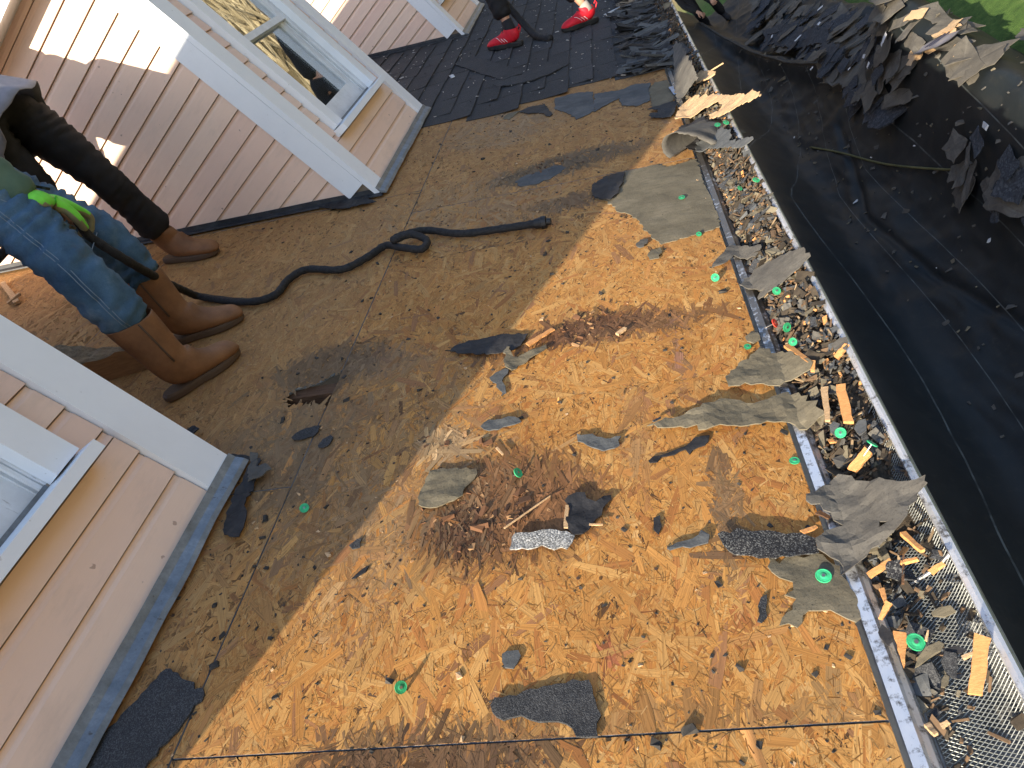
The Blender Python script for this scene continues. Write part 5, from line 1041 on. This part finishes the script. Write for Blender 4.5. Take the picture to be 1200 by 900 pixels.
pile(9,[(-.1,12.5),(.8,10.5),(1.0,8),(.6,6.6),(.25,8.0)],'p','pale sliver lying in the shaded shingle heap','pale slivers in the heap',.2,.26,scale=(.12,.3),cat='scrap',name='paint_chip')
def big_sheet(label,pl,z,mat,tilt,seed):
    # a broad torn sheet of shingles lying on the heap, several courses thick
    P=[Vector((p[0],p[1],0)) for p in pl]; c=sum(P,Vector())/len(P); r=random.Random(seed); ring=[]
    for i in range(len(P)):
        a,b=P[i],P[(i+1)%len(P)]; n=max(2,int((b-a).length/.05))
        for k in range(n): ring.append(a.lerp(b,k/n)+Vector((r.gauss(0,.012),r.gauss(0,.012),0)))
    xy=[(p.x,p.y) for p in ring]; cdt=delaunay_2d_cdt([Vector(p) for p in xy]+[Vector((c.x+r.uniform(-.35,.35),c.y+r.uniform(-.8,.8))) for _ in range(60) if True],[],[list(range(len(xy)))],1,1e-6)
    V=cdt[0]; F=[f for f in cdt[2] if inpoly((sum(V[i].x for i in f)/3,sum(V[i].y for i in f)/3),xy)]
    def h(x,y): return z+tilt[0]*(x-c.x)+tilt[1]*(y-c.y)+.035*noise.noise((x*3,y*2.2,seed))
    vs=[(q.x-c.x,q.y-c.y,h(q.x,q.y)-z) for q in V]; n=len(vs); vs+=[(a,b,d-.018) for a,b,d in vs]; ed=set()
    for f in F:
        for i in range(3): ed.add((f[i],f[(i+1)%3]))
    fs=[tuple(f) for f in F]+[tuple(i+n for i in f[::-1]) for f in F]+[(b,a,a+n,b+n) for (a,b) in ed if (b,a) not in ed]
    me=bpy.data.meshes.new('shingle_sheet'); me.from_pydata(vs,[],fs); me.validate()
    bm=bmesh.new(); bm.from_mesh(me); bmesh.ops.delete(bm,geom=[v for v in bm.verts if not v.link_faces],context='VERTS'); bmesh.ops.recalc_face_normals(bm,faces=bm.faces); bm.to_mesh(me); bm.free()
    link('shingle_sheet',me,None,[mat],Matrix.Translation((c.x,c.y,z)),label=label,cat='shingle sheet')
big_sheet('broad blue black shingle sheet hanging down the near side of the heap',[(0.236, 7.3414), (0.4126, 7.6543), (0.6517, 7.4418), (0.8275, 6.9758), (0.6474, 6.7933), (0.4745, 6.7469), (0.2549, 6.8488), (0.1803, 7.0713)],.52,BLUE,(.25,-.02),3)
big_sheet('slate shingle sheet with a torn edge left of the broad blue black one',[(0.2519, 9.1217), (0.4499, 8.7208), (0.5524, 8.0489), (0.5202, 7.6409), (0.3177, 7.8493), (0.2141, 8.3869), (0.1726, 8.847)],.50,DUST,(.2,.0),5)
big_sheet('dark shingle sheet at the left end of the shaded heap',[(0.075, 11.7373), (0.3859, 10.8903), (0.5688, 9.626), (0.4653, 9.4695), (0.167, 10.3038), (0.0035, 11.2471)],.42,BLUE,(.1,.0),7)
# wrapper on the mound, with two dark bars
q=Vector((.865,6.28,tarp_z(.865,6.28)+.075)); e=empty('shingle_wrapper',q,label='pale bundle wrapper with two dark bars lying on the sunlit mound',cat='wrapper'); e.rotation_euler=(-.15,.25,.35)
mb=MB(); vs=[]
for j in range(7):
    for i in range(5): x=-.10+.20*i/4; y=-.19+.38*j/6; vs.append((x,y,.02*noise.noise((x*9,y*7,3))))
vs+=[(a,b,c-.004) for a,b,c in vs]
fs=[(j*5+i,j*5+i+1,(j+1)*5+i+1,(j+1)*5+i) for j in range(6) for i in range(4)]; fs+=[tuple(k+35 for k in f[::-1]) for f in fs]
mb.add(vs,fs); mb.build('wrapper_sheet',mottled('grey_wrapper',(.16,.15,.17),(.30,.28,.29),10,.5,.3),e,smooth=True)
for yy in (-.03,.02):
    mb=MB(); mb.box((-.085,yy,.012),(.085,yy+.012,.018)); mb.build('printed_bar',plain('bar_ink',(.03,.03,.05),.6),e)
# ------------------------------------------------------------------ people
def skin(nodes, edges, sub=2, wr=0., wf=18., seed=0):
    me=bpy.data.meshes.new('tmp'); me.from_pydata([n[0] for n in nodes],edges,[]); o=bpy.data.objects.new('tmp',me); COL.objects.link(o)
    md=o.modifiers.new('s','SKIN'); md.use_smooth_shade=True; md.branch_smoothing=.6
    sv=me.skin_vertices[0].data
    for i,n in enumerate(nodes):
        r=n[1]; sv[i].radius=(r,r) if not isinstance(r,tuple) else r
        sv[i].use_root=(i==0)
    s=o.modifiers.new('d','SUBSURF'); s.levels=sub; s.render_levels=sub
    dg=bpy.context.evaluated_depsgraph_get(); dg.update(); out=bpy.data.meshes.new_from_object(o.evaluated_get(dg)); bpy.data.objects.remove(o); bpy.data.meshes.remove(me)
    if wr:
        n=len(out.vertices); co=[v.co.copy() for v in out.vertices]; no=[v.normal.copy() for v in out.vertices]
        for i in range(n):
            p=co[i]; a=noise.noise((p.x*wf*.45+seed,p.y*wf*.45,p.z*wf*1.3)); b=noise.noise((p.x*wf*1.3,p.y*wf*1.3+seed,p.z*wf*2.2))
            w_=noise.noise((p.x*5+seed,p.y*5,p.z*3.5)); s_=math.sin(p.z*wf*3.1+7*noise.noise((p.x*6,p.y*6,p.z*4+seed))+4*p.x*wf*.3); fold=(1-abs(s_))**1.6*max(0,w_+.25)*1.5
            d=(1-2*abs(a))*.6+.3*b-fold; out.vertices[i].co=p+no[i]*d*wr
    for p in out.polygons: p.use_smooth=True
    return out
def chain(pts, step=.06):
    """pts: [(pos,r)] -> nodes resampled with interpolated radius"""
    out=[]
    for i in range(len(pts)-1):
        a,ra=Vector(pts[i][0]),pts[i][1]; b,rb=Vector(pts[i+1][0]),pts[i+1][1]; n=max(1,int((b-a).length/step))
        for k in range(n): t=k/n; out.append((a.lerp(b,t),ra+(rb-ra)*t))
    out.append((Vector(pts[-1][0]),pts[-1][1])); return out
class SK:
    def __init__(s,root,r): s.n=[(Vector(root),r)]; s.e=[]
    def path(s,start,pts,step=.06):
        c=chain([(s.n[start][0],s.n[start][1])]+pts,step)[1:]; last=start; ids=[]
        for q in c: s.n.append(q); s.e.append((last,len(s.n)-1)); last=len(s.n)-1; ids.append(last)
        return last
    def mesh(s,**k): return skin(s.n,s.e,**k)
SKINM=mottled('skin',(.42,.22,.14),(.50,.28,.19),12,.5,.15)
HAIR=mottled('dark_hair',(.01,.008,.006),(.035,.025,.02),40,.6,.6,stretch=(1,1,.2))
def hand_nodes(sk, wrist_id, wrist, d, n, r=.5, curl=.6, scale=1., fs=1.12):
    """palm and five fingers: d = direction of the fingers, n = direction the palm faces"""
    d=Vector(d).normalized(); n=Vector(n); n=(n-d*n.dot(d)).normalized(); s=d.cross(n); w=Vector(wrist); k=scale
    pm=sk.path(wrist_id,[(w+d*.045*k,.030*k),(w+d*.085*k,.026*k)],.03)
    for i,(off,L) in enumerate(((-.030,.070),(-.010,.082),(.011,.078),(.031,.060))):
        b=w+d*.095*k+s*off*k*fs; a1=curl; p1=b+(d*math.cos(a1*.5)+n*math.sin(a1*.5))*L*.42*k; p2=p1+(d*math.cos(a1*1.5)+n*math.sin(a1*1.5))*L*.34*k; p3=p2+(d*math.cos(a1*2.3)+n*math.sin(a1*2.3))*L*.26*k
        sk.path(pm,[(b,.0095*k),(p1,.0088*k),(p2,.0080*k),(p3,.0070*k)],.1)
    b=w+d*.035*k-s*.030*k; sk.path(wrist_id,[(b,.014*k),(b+(d*.6-s*.5+n*.5)*.035*k,.012*k),(b+(d*1.2-s*.45+n*.9)*.045*k,.009*k)],.1)
def foot_matrix(heel,toe,normal):
    x=(Vector(toe)-Vector(heel)); z=Vector(normal).normalized(); x=(x-z*x.dot(z)).normalized(); y=z.cross(x)
    return Matrix([[x.x,y.x,z.x,heel[0]],[x.y,y.y,z.y,heel[1]],[x.z,y.z,z.z,heel[2]],[0,0,0,1]])
def footwear(parent,name,M,knee,rings,mats,sole_h=.022,seg=22,label=None,length=.30,wr=.0042):
    """rings (cx,cz,tilt,a,b) in the foot frame, heel back at x=0"""
    K=M.inverted() @ Vector(knee); kx=(K.x-.075)/max(.2,K.z-.1); ky=K.y/max(.2,K.z-.1)
    vs=[]; 
    for (cx,cz,t,a,b) in rings:
        t=math.radians(t); sh=max(0,cz-.10)
        for k in range(seg):
            f=2*math.pi*k/seg; u=a*math.cos(f); x=cx+u*math.cos(t)+sh*kx; z=cz+u*math.sin(t); y=b*math.sin(f)+sh*ky
            if cz<.2: z=max(z,sole_h-.003)
            p=Vector((x,y,z)); p+=Vector((noise.noise((x*30,y*30,z*24)),noise.noise((y*30,z*26,x*30)),0))*wr*(1 if z>.05 else .3); vs.append(p)
    n=len(rings); fs=[(i*seg+k,i*seg+(k+1)%seg,(i+1)*seg+(k+1)%seg,(i+1)*seg+k) for i in range(n-1) for k in range(seg)]+[tuple(range((n-1)*seg,n*seg))]
    mb=MB(); mb.add(vs,fs); me=mb.mesh(name)
    o=link(name,me,parent,[mats[0]],parent.matrix_world.inverted() @ M,smooth=True,label=label)
    sd=o.modifiers.new('thick','SOLIDIFY'); sd.thickness=.003; sd.offset=-1
    ss=o.modifiers.new('sub','SUBSURF'); ss.levels=1; ss.render_levels=1
    if length>.296:
        for sd in (1,-1):
            mb=MB(); pts=[]
            for z in (.278,.24,.20,.16,.125):
                sh=z-.10; pts.append(M @ Vector((.078+sh*kx,sd*(.0505+.050*(z-.11))+sh*ky,z)))
            mb.tube(pts,.0035,6); mb.build('side_seam',mats[1],o,o.matrix_world.inverted() if False else (parent.matrix_world.inverted() @ M).inverted() @ parent.matrix_world.inverted(),smooth=True)
    # sole
    out=[]
    L=length
    for k in range(36):
        f=2*math.pi*k/36; x=L/2+L/2*math.cos(f); w=.040+.011*math.sin(math.pi*min(1,max(0,(x/L-.35)/.75)))-.006*math.exp(-((x/L-.42)/.12)**2)
        s=math.sin(f); y=w*math.copysign(abs(s)**.62,s); out.append((x,y))
    mb=MB(); lv=[(0,.0),(.97,.0),(1.0,.006),(1.0,sole_h-.004),(.95,sole_h+.004)]; vs=[]
    for q,z in lv:
        for (x,y) in out: vs.append((L/2+(x-L/2)*q,y*q,z+.02*max(0,(x/L-.75))**1.3 if z<.03 else z))
    fs=[(i*36+k,i*36+(k+1)%36,(i+1)*36+(k+1)%36,(i+1)*36+k) for i in range(4) for k in range(36)]+[tuple(range(4*36,5*36))]
    mb.add(vs,fs); mb.build('sole',mats[1],o,smooth=False)
    return o
BOOT=[(.078,.285,0,.080,.060),(.078,.24,0,.078,.058),(.078,.19,0,.072,.054),(.078,.15,3,.068,.050),(.080,.115,12,.066,.045),(.088,.095,28,.070,.042),(.105,.080,45,.072,.043),(.130,.066,62,.062,.044),(.160,.055,78,.046,.046),(.195,.047,88,.036,.049),(.230,.043,92,.032,.049),(.258,.042,98,.031,.048),(.278,.040,104,.027,.043),(.292,.038,112,.019,.032),(.299,.036,118,.009,.016)]
SHOE=[(.072,.125,0,.052,.040),(.074,.10,4,.058,.041),(.080,.085,14,.064,.041),(.095,.075,32,.068,.041),(.120,.063,55,.056,.042),(.155,.054,76,.042,.044),(.195,.046,88,.034,.047),(.235,.042,94,.030,.046),(.262,.038,100,.024,.039),(.280,.034,106,.015,.026),(.290,.031,112,.007,.012)]
LEATHER=mottled('brown_leather',(.11,.050,.024),(.26,.125,.056),7,.6,.5,bscale=45)
SOLE=plain('brown_rubber_sole',(.085,.052,.032),.7); SOLEB=plain('black_rubber_sole',(.012,.012,.013),.6)
RED=mottled('red_mesh_fabric',(.42,.008,.02),(.62,.015,.03),30,.6,.4,bscale=260,bdist=.001)
def denim(name,c0,c1,c2):
    m=NT(name); v=m.coord('Object'); f=m.noise(v,5,7,.7); c=m.ramp(f,[(.3,c0),(.52,c1),(.75,c2)]); w=m.noise(m.coord('Object',(220,220,60)),3,3,.6)
    c=m.mix(.35,c,m.ramp(w,[(.3,.3),(.7,1.)]),'MULTIPLY'); dt=m.noise(v,9,6,.7); c=m.mix(m.ramp(dt,[(.58,0.),(.75,.35)]),c,(.10,.085,.06))
    m.set(Base_Color=c,Roughness=.85,Specular_IOR_Level=.2); m.bump(w,.25,.002); return m.mat
JEANS=denim('blue_denim',(.032,.075,.14),(.075,.15,.25),(.20,.29,.38))
BLACKP=mottled('black_work_cloth',(.006,.006,.008),(.018,.017,.018),9,.8,.4,bscale=140,bdist=.002)
GREEN=mottled('sage_cloth',(.065,.12,.09),(.11,.175,.13),9,.85,.4,bscale=160,bdist=.002)
GREY=mottled('grey_print_cloth',(.17,.17,.20),(.30,.30,.35),6,.8,.3,bscale=140,bdist=.002)
NEON=mottled('neon_glove_knit',(.16,.62,.06),(.22,.80,.09),30,.7,.5,bscale=300,bdist=.001)
GLOVE_TAN=mottled('tan_glove_palm',(.20,.19,.12),(.30,.28,.18),20,.75,.5,bscale=120)
def head_parts(P,c,fwd,skinm,hairm):
    """eyes, ears and hair as children; the skull and nose are part of the body mesh"""
    f=Vector(fwd).normalized(); u=Vector((0,0,1)); u=(u-f*u.dot(f)).normalized(); s=f.cross(u)
    for k in (1,-1):
        mb=MB(); q=c+f*.086+s*.032*k+u*.012; 
        bm=bmesh.new(); bmesh.ops.create_uvsphere(bm,u_segments=10,v_segments=6,radius=.012); me=bpy.data.meshes.new('eye'); bm.to_mesh(me); bm.free(); link('eye',me,P,[plain('eye_white',(.6,.58,.55),.3)],P.matrix_world.inverted() @ Matrix.Translation(q))
        bm=bmesh.new(); bmesh.ops.create_uvsphere(bm,u_segments=10,v_segments=6,radius=.03); me=bpy.data.meshes.new('ear'); bm.to_mesh(me); bm.free(); link('ear',me,P,[skinm],P.matrix_world.inverted() @ Matrix.Translation(c+s*.08*k-u*.005) @ Matrix.Diagonal((.5,.5,1,1)))
    mb=MB(); mb.box((-.022,-.004,-.003),(.022,.004,.003)); B=Matrix([[s.x,f.x,u.x,0],[s.y,f.y,u.y,0],[s.z,f.z,u.z,0],[0,0,0,1]])
    mb.build('mouth',plain('lips',(.35,.13,.11),.5),P,P.matrix_world.inverted() @ Matrix.Translation(c+f*.090-u*.052) @ B)
    bm=bmesh.new(); bmesh.ops.create_uvsphere(bm,u_segments=20,v_segments=14,radius=.108)
    bmesh.ops.delete(bm,geom=[v for v in bm.verts if v.co.z<-.02 and v.co.y>-.03 or v.co.z<-.06 or (v.co.y>.06 and v.co.z<.055)],context='VERTS'); me=bpy.data.meshes.new('hair'); bm.to_mesh(me); bm.free()
    link('hair',me,P,[hairm],P.matrix_world.inverted() @ Matrix.Translation(c+u*.02) @ B,smooth=True)
def person(label,J,look,foot,gloves=False,sleeve=.06,legr=(.100,.074,.064),tm=None,sm=None,fwear=None,sleeved=True,curl=.9,wr=(.009,.006),wf=18,seam=None):
    """J: joints in world space; body is one skin, clothing over it"""
    V=Vector; J={k:V(v) for k,v in J.items()}
    for s in 'LR':
        h,t=foot[s]; nz=NRM if h.z>1 else V((0,0,1)); J['an'+s]=h+(t-h).normalized()*.078+nz*.11; J['hem'+s]=J['an'+s].lerp(J['kn'+s],J['hemf'][0])
    P=empty('person',J['anL'].lerp(J['anR'],.5),label=label,cat='person'); bpy.context.view_layer.update()
    inv=P.matrix_world.inverted()
    def put(name,me,mats,**k): return link(name,me,P,mats,inv,**k)
    up=(J['neck']-J['pelvis']).normalized()
    # body
    sk=SK(J['pelvis'],.11); ch=sk.path(0,[(J['pelvis'].lerp(J['chest'],.5),.105),(J['chest'],.115)],.12)
    f=V(look).normalized(); hc=J['head']
    nk=sk.path(ch,[(J['neck'],.055),(J['neck'].lerp(hc,.45),.055),(hc-V((0,0,.01)),.088),(hc+V((0,0,.045)),.085),(hc+V((0,0,.09)),.05)],.2)
    nid=[i for i,n in enumerate(sk.n) if (n[0]-(hc-V((0,0,.01)))).length<1e-4][0]
    sk.path(nid,[(hc+f*.085-V((0,0,.018)),.018),(hc+f*.108-V((0,0,.025)),.010)],.2)
    for s in 'LR':
        k=sk.path(0,[(J['hip'+s],.085),(J['kn'+s],.055),(J['an'+s]-(J['an'+s]-J['kn'+s]).normalized()*.02,.034)],.12); 
        e=sk.path(ch,[(J['sh'+s],.055),(J['el'+s],.040),(J['wr'+s],.028)],.12)
        d=J.get('hd'+s, (J['wr'+s]-J['el'+s])); n=J.get('hn'+s, V((0,0,-1)).cross(d).cross(d)*-1 if d.cross(V((0,0,1))).length>.1 else V((1,0,0)))
        hand_nodes(sk,e,J['wr'+s],d,n,curl=curl)
    put('body',sk.mesh(sub=1),[SKINM])
    head_parts(P,hc,f,SKINM,HAIR)
    # trousers
    sk=SK(J['pelvis'],.135)
    sk.path(0,[(J['pelvis']+up*.10,.125)],.06)
    for s in 'LR': sk.path(0,[(J['hip'+s],legr[0]+.012),(J['hip'+s].lerp(J['kn'+s],.35),legr[0]),(J['kn'+s],legr[1]),(J['kn'+s].lerp(J['hem'+s],.5),legr[1]*1.0),(J['hem'+s],legr[2]+.008)],.07)
    put('trousers',sk.mesh(sub=3,wr=wr[0],wf=wf,seed=len(label)),[tm])
    # shirt
    sk=SK(J['pelvis']+up*J.get('shirt',V((.0,0,0))).x,.155); ch=sk.path(0,[(J['pelvis'].lerp(J['chest'],.5),.142),(J['chest'],.148),(J['neck'].lerp(J['chest'],.3),.085)],.1)
    cid=min(range(len(sk.n)),key=lambda i:(sk.n[i][0]-J['chest']).length)
    for s in 'LR':
        end=J['el'+s].lerp(J['wr'+s],.97) if sleeved else J['sh'+s].lerp(J['el'+s],.7)
        pts=[(J['sh'+s],.078)]+([(J['el'+s],.060)] if sleeved else [])+[(end,sleeve)]
        sk.path(cid,pts,.07)
    put('shirt',sk.mesh(sub=2,wr=wr[1],wf=16,seed=3+len(label)),[sm])
    if 'tail' in J:
        a_,b_,dn_=J['tail']; lat=(J['hipR']-J['hipL']); lat=(lat-up*lat.dot(up)).normalized(); fr_=up.cross(lat); vs=[]; n=40
        for j in range(9):
            t=j/8; hgt=.16+(dn_-.16)*t
            for i in range(n):
                f_=2*math.pi*i/n; w=1+.10*t*noise.noise((math.cos(f_)*2.2,math.sin(f_)*2.2,5))+.05*t*math.sin(f_*7); e=.03*t*noise.noise((math.cos(f_)*1.6,math.sin(f_)*1.6,9))
                vs.append(J['pelvis']+up*(hgt+e)+lat*a_*w*math.cos(f_)*(.92+.08*t)+fr_*b_*w*math.sin(f_)*(.92+.08*t))
        mb=MB(); mb.add(vs,[(j*n+i,j*n+(i+1)%n,(j+1)*n+(i+1)%n,(j+1)*n+i) for j in range(8) for i in range(n)])
        tl=put('shirt_tail',mb.mesh('shirt_tail'),[sm],smooth=True); q_=tl.modifiers.new('thickness','SOLIDIFY'); q_.thickness=.004
    if seam is not None:
        from mathutils.bvhtree import BVHTree
        tr=[c for c in P.children if c.name.startswith('trousers')][0]; bv=BVHTree.FromPolygons([v.co for v in tr.data.vertices],[tuple(p.vertices) for p in tr.data.polygons])
        for s in 'LR':
            for off in (-.004,.006):
                pts=[]; path=[J['hip'+s],J['kn'+s],J['hem'+s]]
                for i in range(60):
                    t=i/59; c=path[0].lerp(path[1],t*2) if t<.5 else path[1].lerp(path[2],(t-.5)*2)
                    ax=(path[1]-path[0] if t<.5 else path[2]-path[1]).normalized(); o_=V(seam); o_=(o_-ax*o_.dot(ax)).normalized(); sd=ax.cross(o_)
                    hit=bv.ray_cast(c+o_*.4+sd*off,-o_)
                    if hit[0] is not None: pts.append(hit[0]+o_*.0006)
                if len(pts)>5: mb=MB(); mb.tube(pts,.0016,5); mb.build('seam',plain('denim_thread',(.16,.22,.29),.9),tr)
    for s in 'LR':
        fwear(P,s,J,foot)
    if gloves:
        for s in 'LR':
            d=J.get('hd'+s, J['wr'+s]-J['el'+s]); n=J.get('hn'+s, V((1,0,0)))
            w=J['wr'+s]; dn=d.normalized()
            sk=SK(w-dn*.06,.046); i=sk.path(0,[(w,.042)],.1); hand_nodes(sk,i,w,d,n,curl=curl,scale=1.42)
            me=sk.mesh(sub=2,wr=.001,wf=60); me.materials.append(NEON); me.materials.append(GLOVE_TAN)
            nn=(n-dn*n.dot(dn)).normalized()
            for p in me.polygons:
                c=p.center-w
                if p.normal.dot(nn)>.15 or c.dot(dn)>.155: p.material_index=1
            g=put('glove',me,[])
            # dark print on the cuff
            if s=='R':
                mb=MB(); bk=-nn; sd=dn.cross(nn)
                for kx in range(5):
                    q=w+dn*(.006)+bk*.044+sd*(-.02+.009*kx); M=Matrix([[sd.x,dn.x,bk.x,q.x],[sd.y,dn.y,bk.y,q.y],[sd.z,dn.z,bk.z,q.z],[0,0,0,1]])
                    mb.box((0,-.010,-.004),(.0022,.010,.004),0,M); mb.box((.0022,(-.010,.006,-.002)[kx%3],-.004),(.0062,(-.007,.010,.002)[kx%3],.0038),0,M)
                mb.build('cuff_print',plain('print_ink',(.01,.015,.01),.6),g,None,kind='stuff')
    return P
NRM=Vector(ROOF.col[2][:3])
def boots(P,s,J,foot):
    h,t=foot[s]; footwear(P,'boot',foot_matrix(h,t,NRM),J['kn'+s],BOOT,(LEATHER,SOLE))
def low_boots(P,s,J,foot):
    h,t=foot[s]; footwear(P,'boot',foot_matrix(h,t,NRM),J['kn'+s],[(.078,.165,2,.058,.047)]+BOOT[3:],(LEATHER,SOLE),length=.2955)
def rq(q,n=.004): return RP(q[0],q[1],n)
# A: blue jeans
A=dict(hemf=(.36,0,0),anR=(-1.8341, 1.8551, 3.8578),knR=(-1.735,1.91,4.27),hipR=(-1.80,2.06,4.68),
       anL=(-1.9998, 2.2136, 3.9727),knL=(-1.885,2.29,4.31),hipL=(-1.97,2.24,4.68),pelvis=(-1.89,2.15,4.72),chest=(-1.82,2.13,5.10),neck=(-1.80,2.12,5.30),head=(-1.77,2.13,5.44),
       shR=(-1.70,1.97,5.20),shL=(-1.92,2.28,5.20),elR=(-1.66,1.95,4.86),elL=(-2.12,2.40,4.95),wrR=(0,0,0),wrL=(-2.25,2.55,4.75))
A['wrR']=Vector((-1.6986, 2.02, 4.4517)); A['hdR']=HAND-Vector(A['wrR'])+Vector((.0,.03,-.02)); A['hnR']=Vector((-.6,.5,-.5))
for s in 'LR': pass
person('person in blue jeans, brown pull on boots and neon green gloves holding the black hose',A,(.6,.7,-.5),
  {'R':(rq((-1.5674, 1.8663)),rq((-1.4068, 2.1162))),'L':(rq((-1.7543, 2.244)),rq((-1.51, 2.3566)))},True,.050,(.102,.077,.074),JEANS,GREEN,boots,wr=(.018,.009),wf=24,seam=(.55,-.83,.1))
# B: black trousers by the wall
B=dict(hemf=(.10,0,0),anR=(-2.2245, 3.0105, 4.1285),knR=(-2.20,2.985,4.53),hipR=(-2.17,2.97,4.93),anL=(-2.5235, 2.8348, 4.3359),knL=(-2.30,2.80,4.68),hipL=(-2.24,2.80,4.97),
       shirt=(.08,0,0),tail=(.19,.16,-.13),pelvis=(-2.20,2.88,4.96),chest=(-2.40,2.86,5.28),neck=(-2.47,2.85,5.46),head=(-2.48,2.82,5.60),shR=(-2.36,3.03,5.37),shL=(-2.52,2.68,5.37),elR=(-2.46,3.04,5.10),elL=(-2.70,2.66,5.16),wrR=(-2.38,2.90,4.90),wrL=(-2.75,2.70,4.96))
for s in 'LR': pass
person('person in black trousers, grey printed shirt and brown boots standing against the peach wall',B,(.8,.3,-.4),
  {'R':(rq((-2.1807, 3.0874)),rq((-1.8677, 3.0631))),'L':(rq((-2.5409, 2.9484)),rq((-2.3444, 2.9374)))},False,.055,(.098,.068,.070),BLACKP,GREY,low_boots,wr=(.012,.010),wf=22)
# C: red shoes
def red_shoes(P,s,J,foot):
    h,t=foot[s]; M=foot_matrix(h,t,NRM); o=footwear(P,'shoe',M,J['kn'+s],SHOE,(RED,SOLEB),.030,length=.295,wr=.0015)
    for sd in (1,-1):
        for k in range(3):
            mb=MB(); mb.tube([(.10+.022*k,sd*.0445,.045),(.115+.022*k,sd*.047,.062),(.135+.022*k,sd*.038,.078),(.15+.022*k,sd*.030,.080)],.0022,5); mb.build('stripe',plain('silver_stripe',(.6,.55,.55),.4),o)
    mb=MB()
    for k in range(5): x=.118+.02*k; z=.118-.012*k; mb.tube([(x,-.026,z-.012),(x+.006,0,z),(x,.026,z-.012)],.003,5)
    mb.build('lace',plain('dark_lace',(.02,.012,.014),.8),o,kind='stuff')
    mb=MB(); mb.tube([(.010,.0,.09),(-.006,0,.125),(.004,0,.142),(.016,0,.125)],.005,6); mb.build('heel_loop',RED,o)
    K=J['kn'+s]; a=M @ Vector((.074,0,.10)); d=(K-a).normalized(); mb=MB(); mb.tube([a-d*.02,a+d*.02,a+d*.085 if s=='R' else a+d*.05],[.041,.040,.041],16); mb.build('sock',plain('black_sock' if s=='R' else 'grey_sock',(.012,.012,.014) if s=='R' else (.30,.27,.25),.85),P,P.matrix_world.inverted(),smooth=True)
hC={'R':(rq((-0.6316, 5.9247),.014),rq((-0.955, 6.0487),.014)),'L':(rq((-0.0756, 6.139),.014),rq((-0.3298, 6.033),.014))}
cR=hC['R'][0].lerp(hC['R'][1],.25); cL=hC['L'][0].lerp(hC['L'][1],.25)
Cc=dict(hemf=(.20,0,0),anR=cR+Vector((0,0,.10)),anL=cL+Vector((0,0,.10)),knR=cR+Vector((.20,.10,.47)),knL=cL+Vector((.06,.10,.52)),hipR=(cR.x+.30,cR.y+.16,4.22),hipL=(cR.x+.46,cR.y+.26,4.22),pelvis=(cR.x+.38,cR.y+.21,4.28))
pp=Vector(Cc['pelvis'])
Cc.update(chest=pp+Vector((-.12,0,.38)),neck=pp+Vector((-.18,0,.57)),head=pp+Vector((-.22,0,.71)),shR=pp+Vector((-.2,-.18,.48)),shL=pp+Vector((-.12,.18,.48)),elR=pp+Vector((-.3,-.24,.2)),elL=pp+Vector((-.3,.22,.2)),wrR=pp+Vector((-.48,-.1,.1)),wrL=pp+Vector((-.48,.1,.1)))

person('person in red running shoes and black trousers standing on the dark shingles',Cc,(-.8,0,-.5),hC,False,.055,(.10,.076,.066),BLACKP,BLACKP,red_shoes,wr=(.006,.006))
# D: dark clothes down on the ground cover, hands in the heap
def dboots(P,s,J,foot):
    h,t=foot[s]; footwear(P,'boot',foot_matrix(h,t,(0,0,1)),J['kn'+s],BOOT,(BLACKP,SOLEB))
dz=.12; b=Vector((-.36,14.7,dz))
Dd=dict(hemf=(.1,0,0),anL=b+Vector((-.12,.1,.09)),anR=b+Vector((.16,-.05,.09)),knL=b+Vector((-.12,-.12,.45)),knR=b+Vector((.18,-.25,.45)),hipL=b+Vector((-.10,.15,.80)),hipR=b+Vector((.10,.10,.80)),pelvis=b+Vector((0,.13,.84)),chest=b+Vector((.02,-.22,1.03)),neck=b+Vector((.03,-.40,1.10)),head=b+Vector((.03,-.52,1.16)),
  shL=b+Vector((-.17,-.30,1.05)),shR=b+Vector((.21,-.32,1.05)),elL=b+Vector((-.20,-.38,.76)),elR=b+Vector((.25,-.42,.76)),wrL=b+Vector((-.10,-.50,.55)),wrR=b+Vector((.20,-.55,.58)))

person('person in dark clothes bent over the ground cover beyond the gutter, at the top edge',Dd,(.1,-.8,-.6),{'L':(Dd['anL']+Vector((-.02,.08,-.085)),Dd['anL']+Vector((0,-.2,-.085))),'R':(Dd['anR']+Vector((0,.08,-.085)),Dd['anR']+Vector((.03,-.2,-.085)))},False,.052,(.10,.075,.066),BLACKP,BLACKP,dboots,wr=(.006,.006))
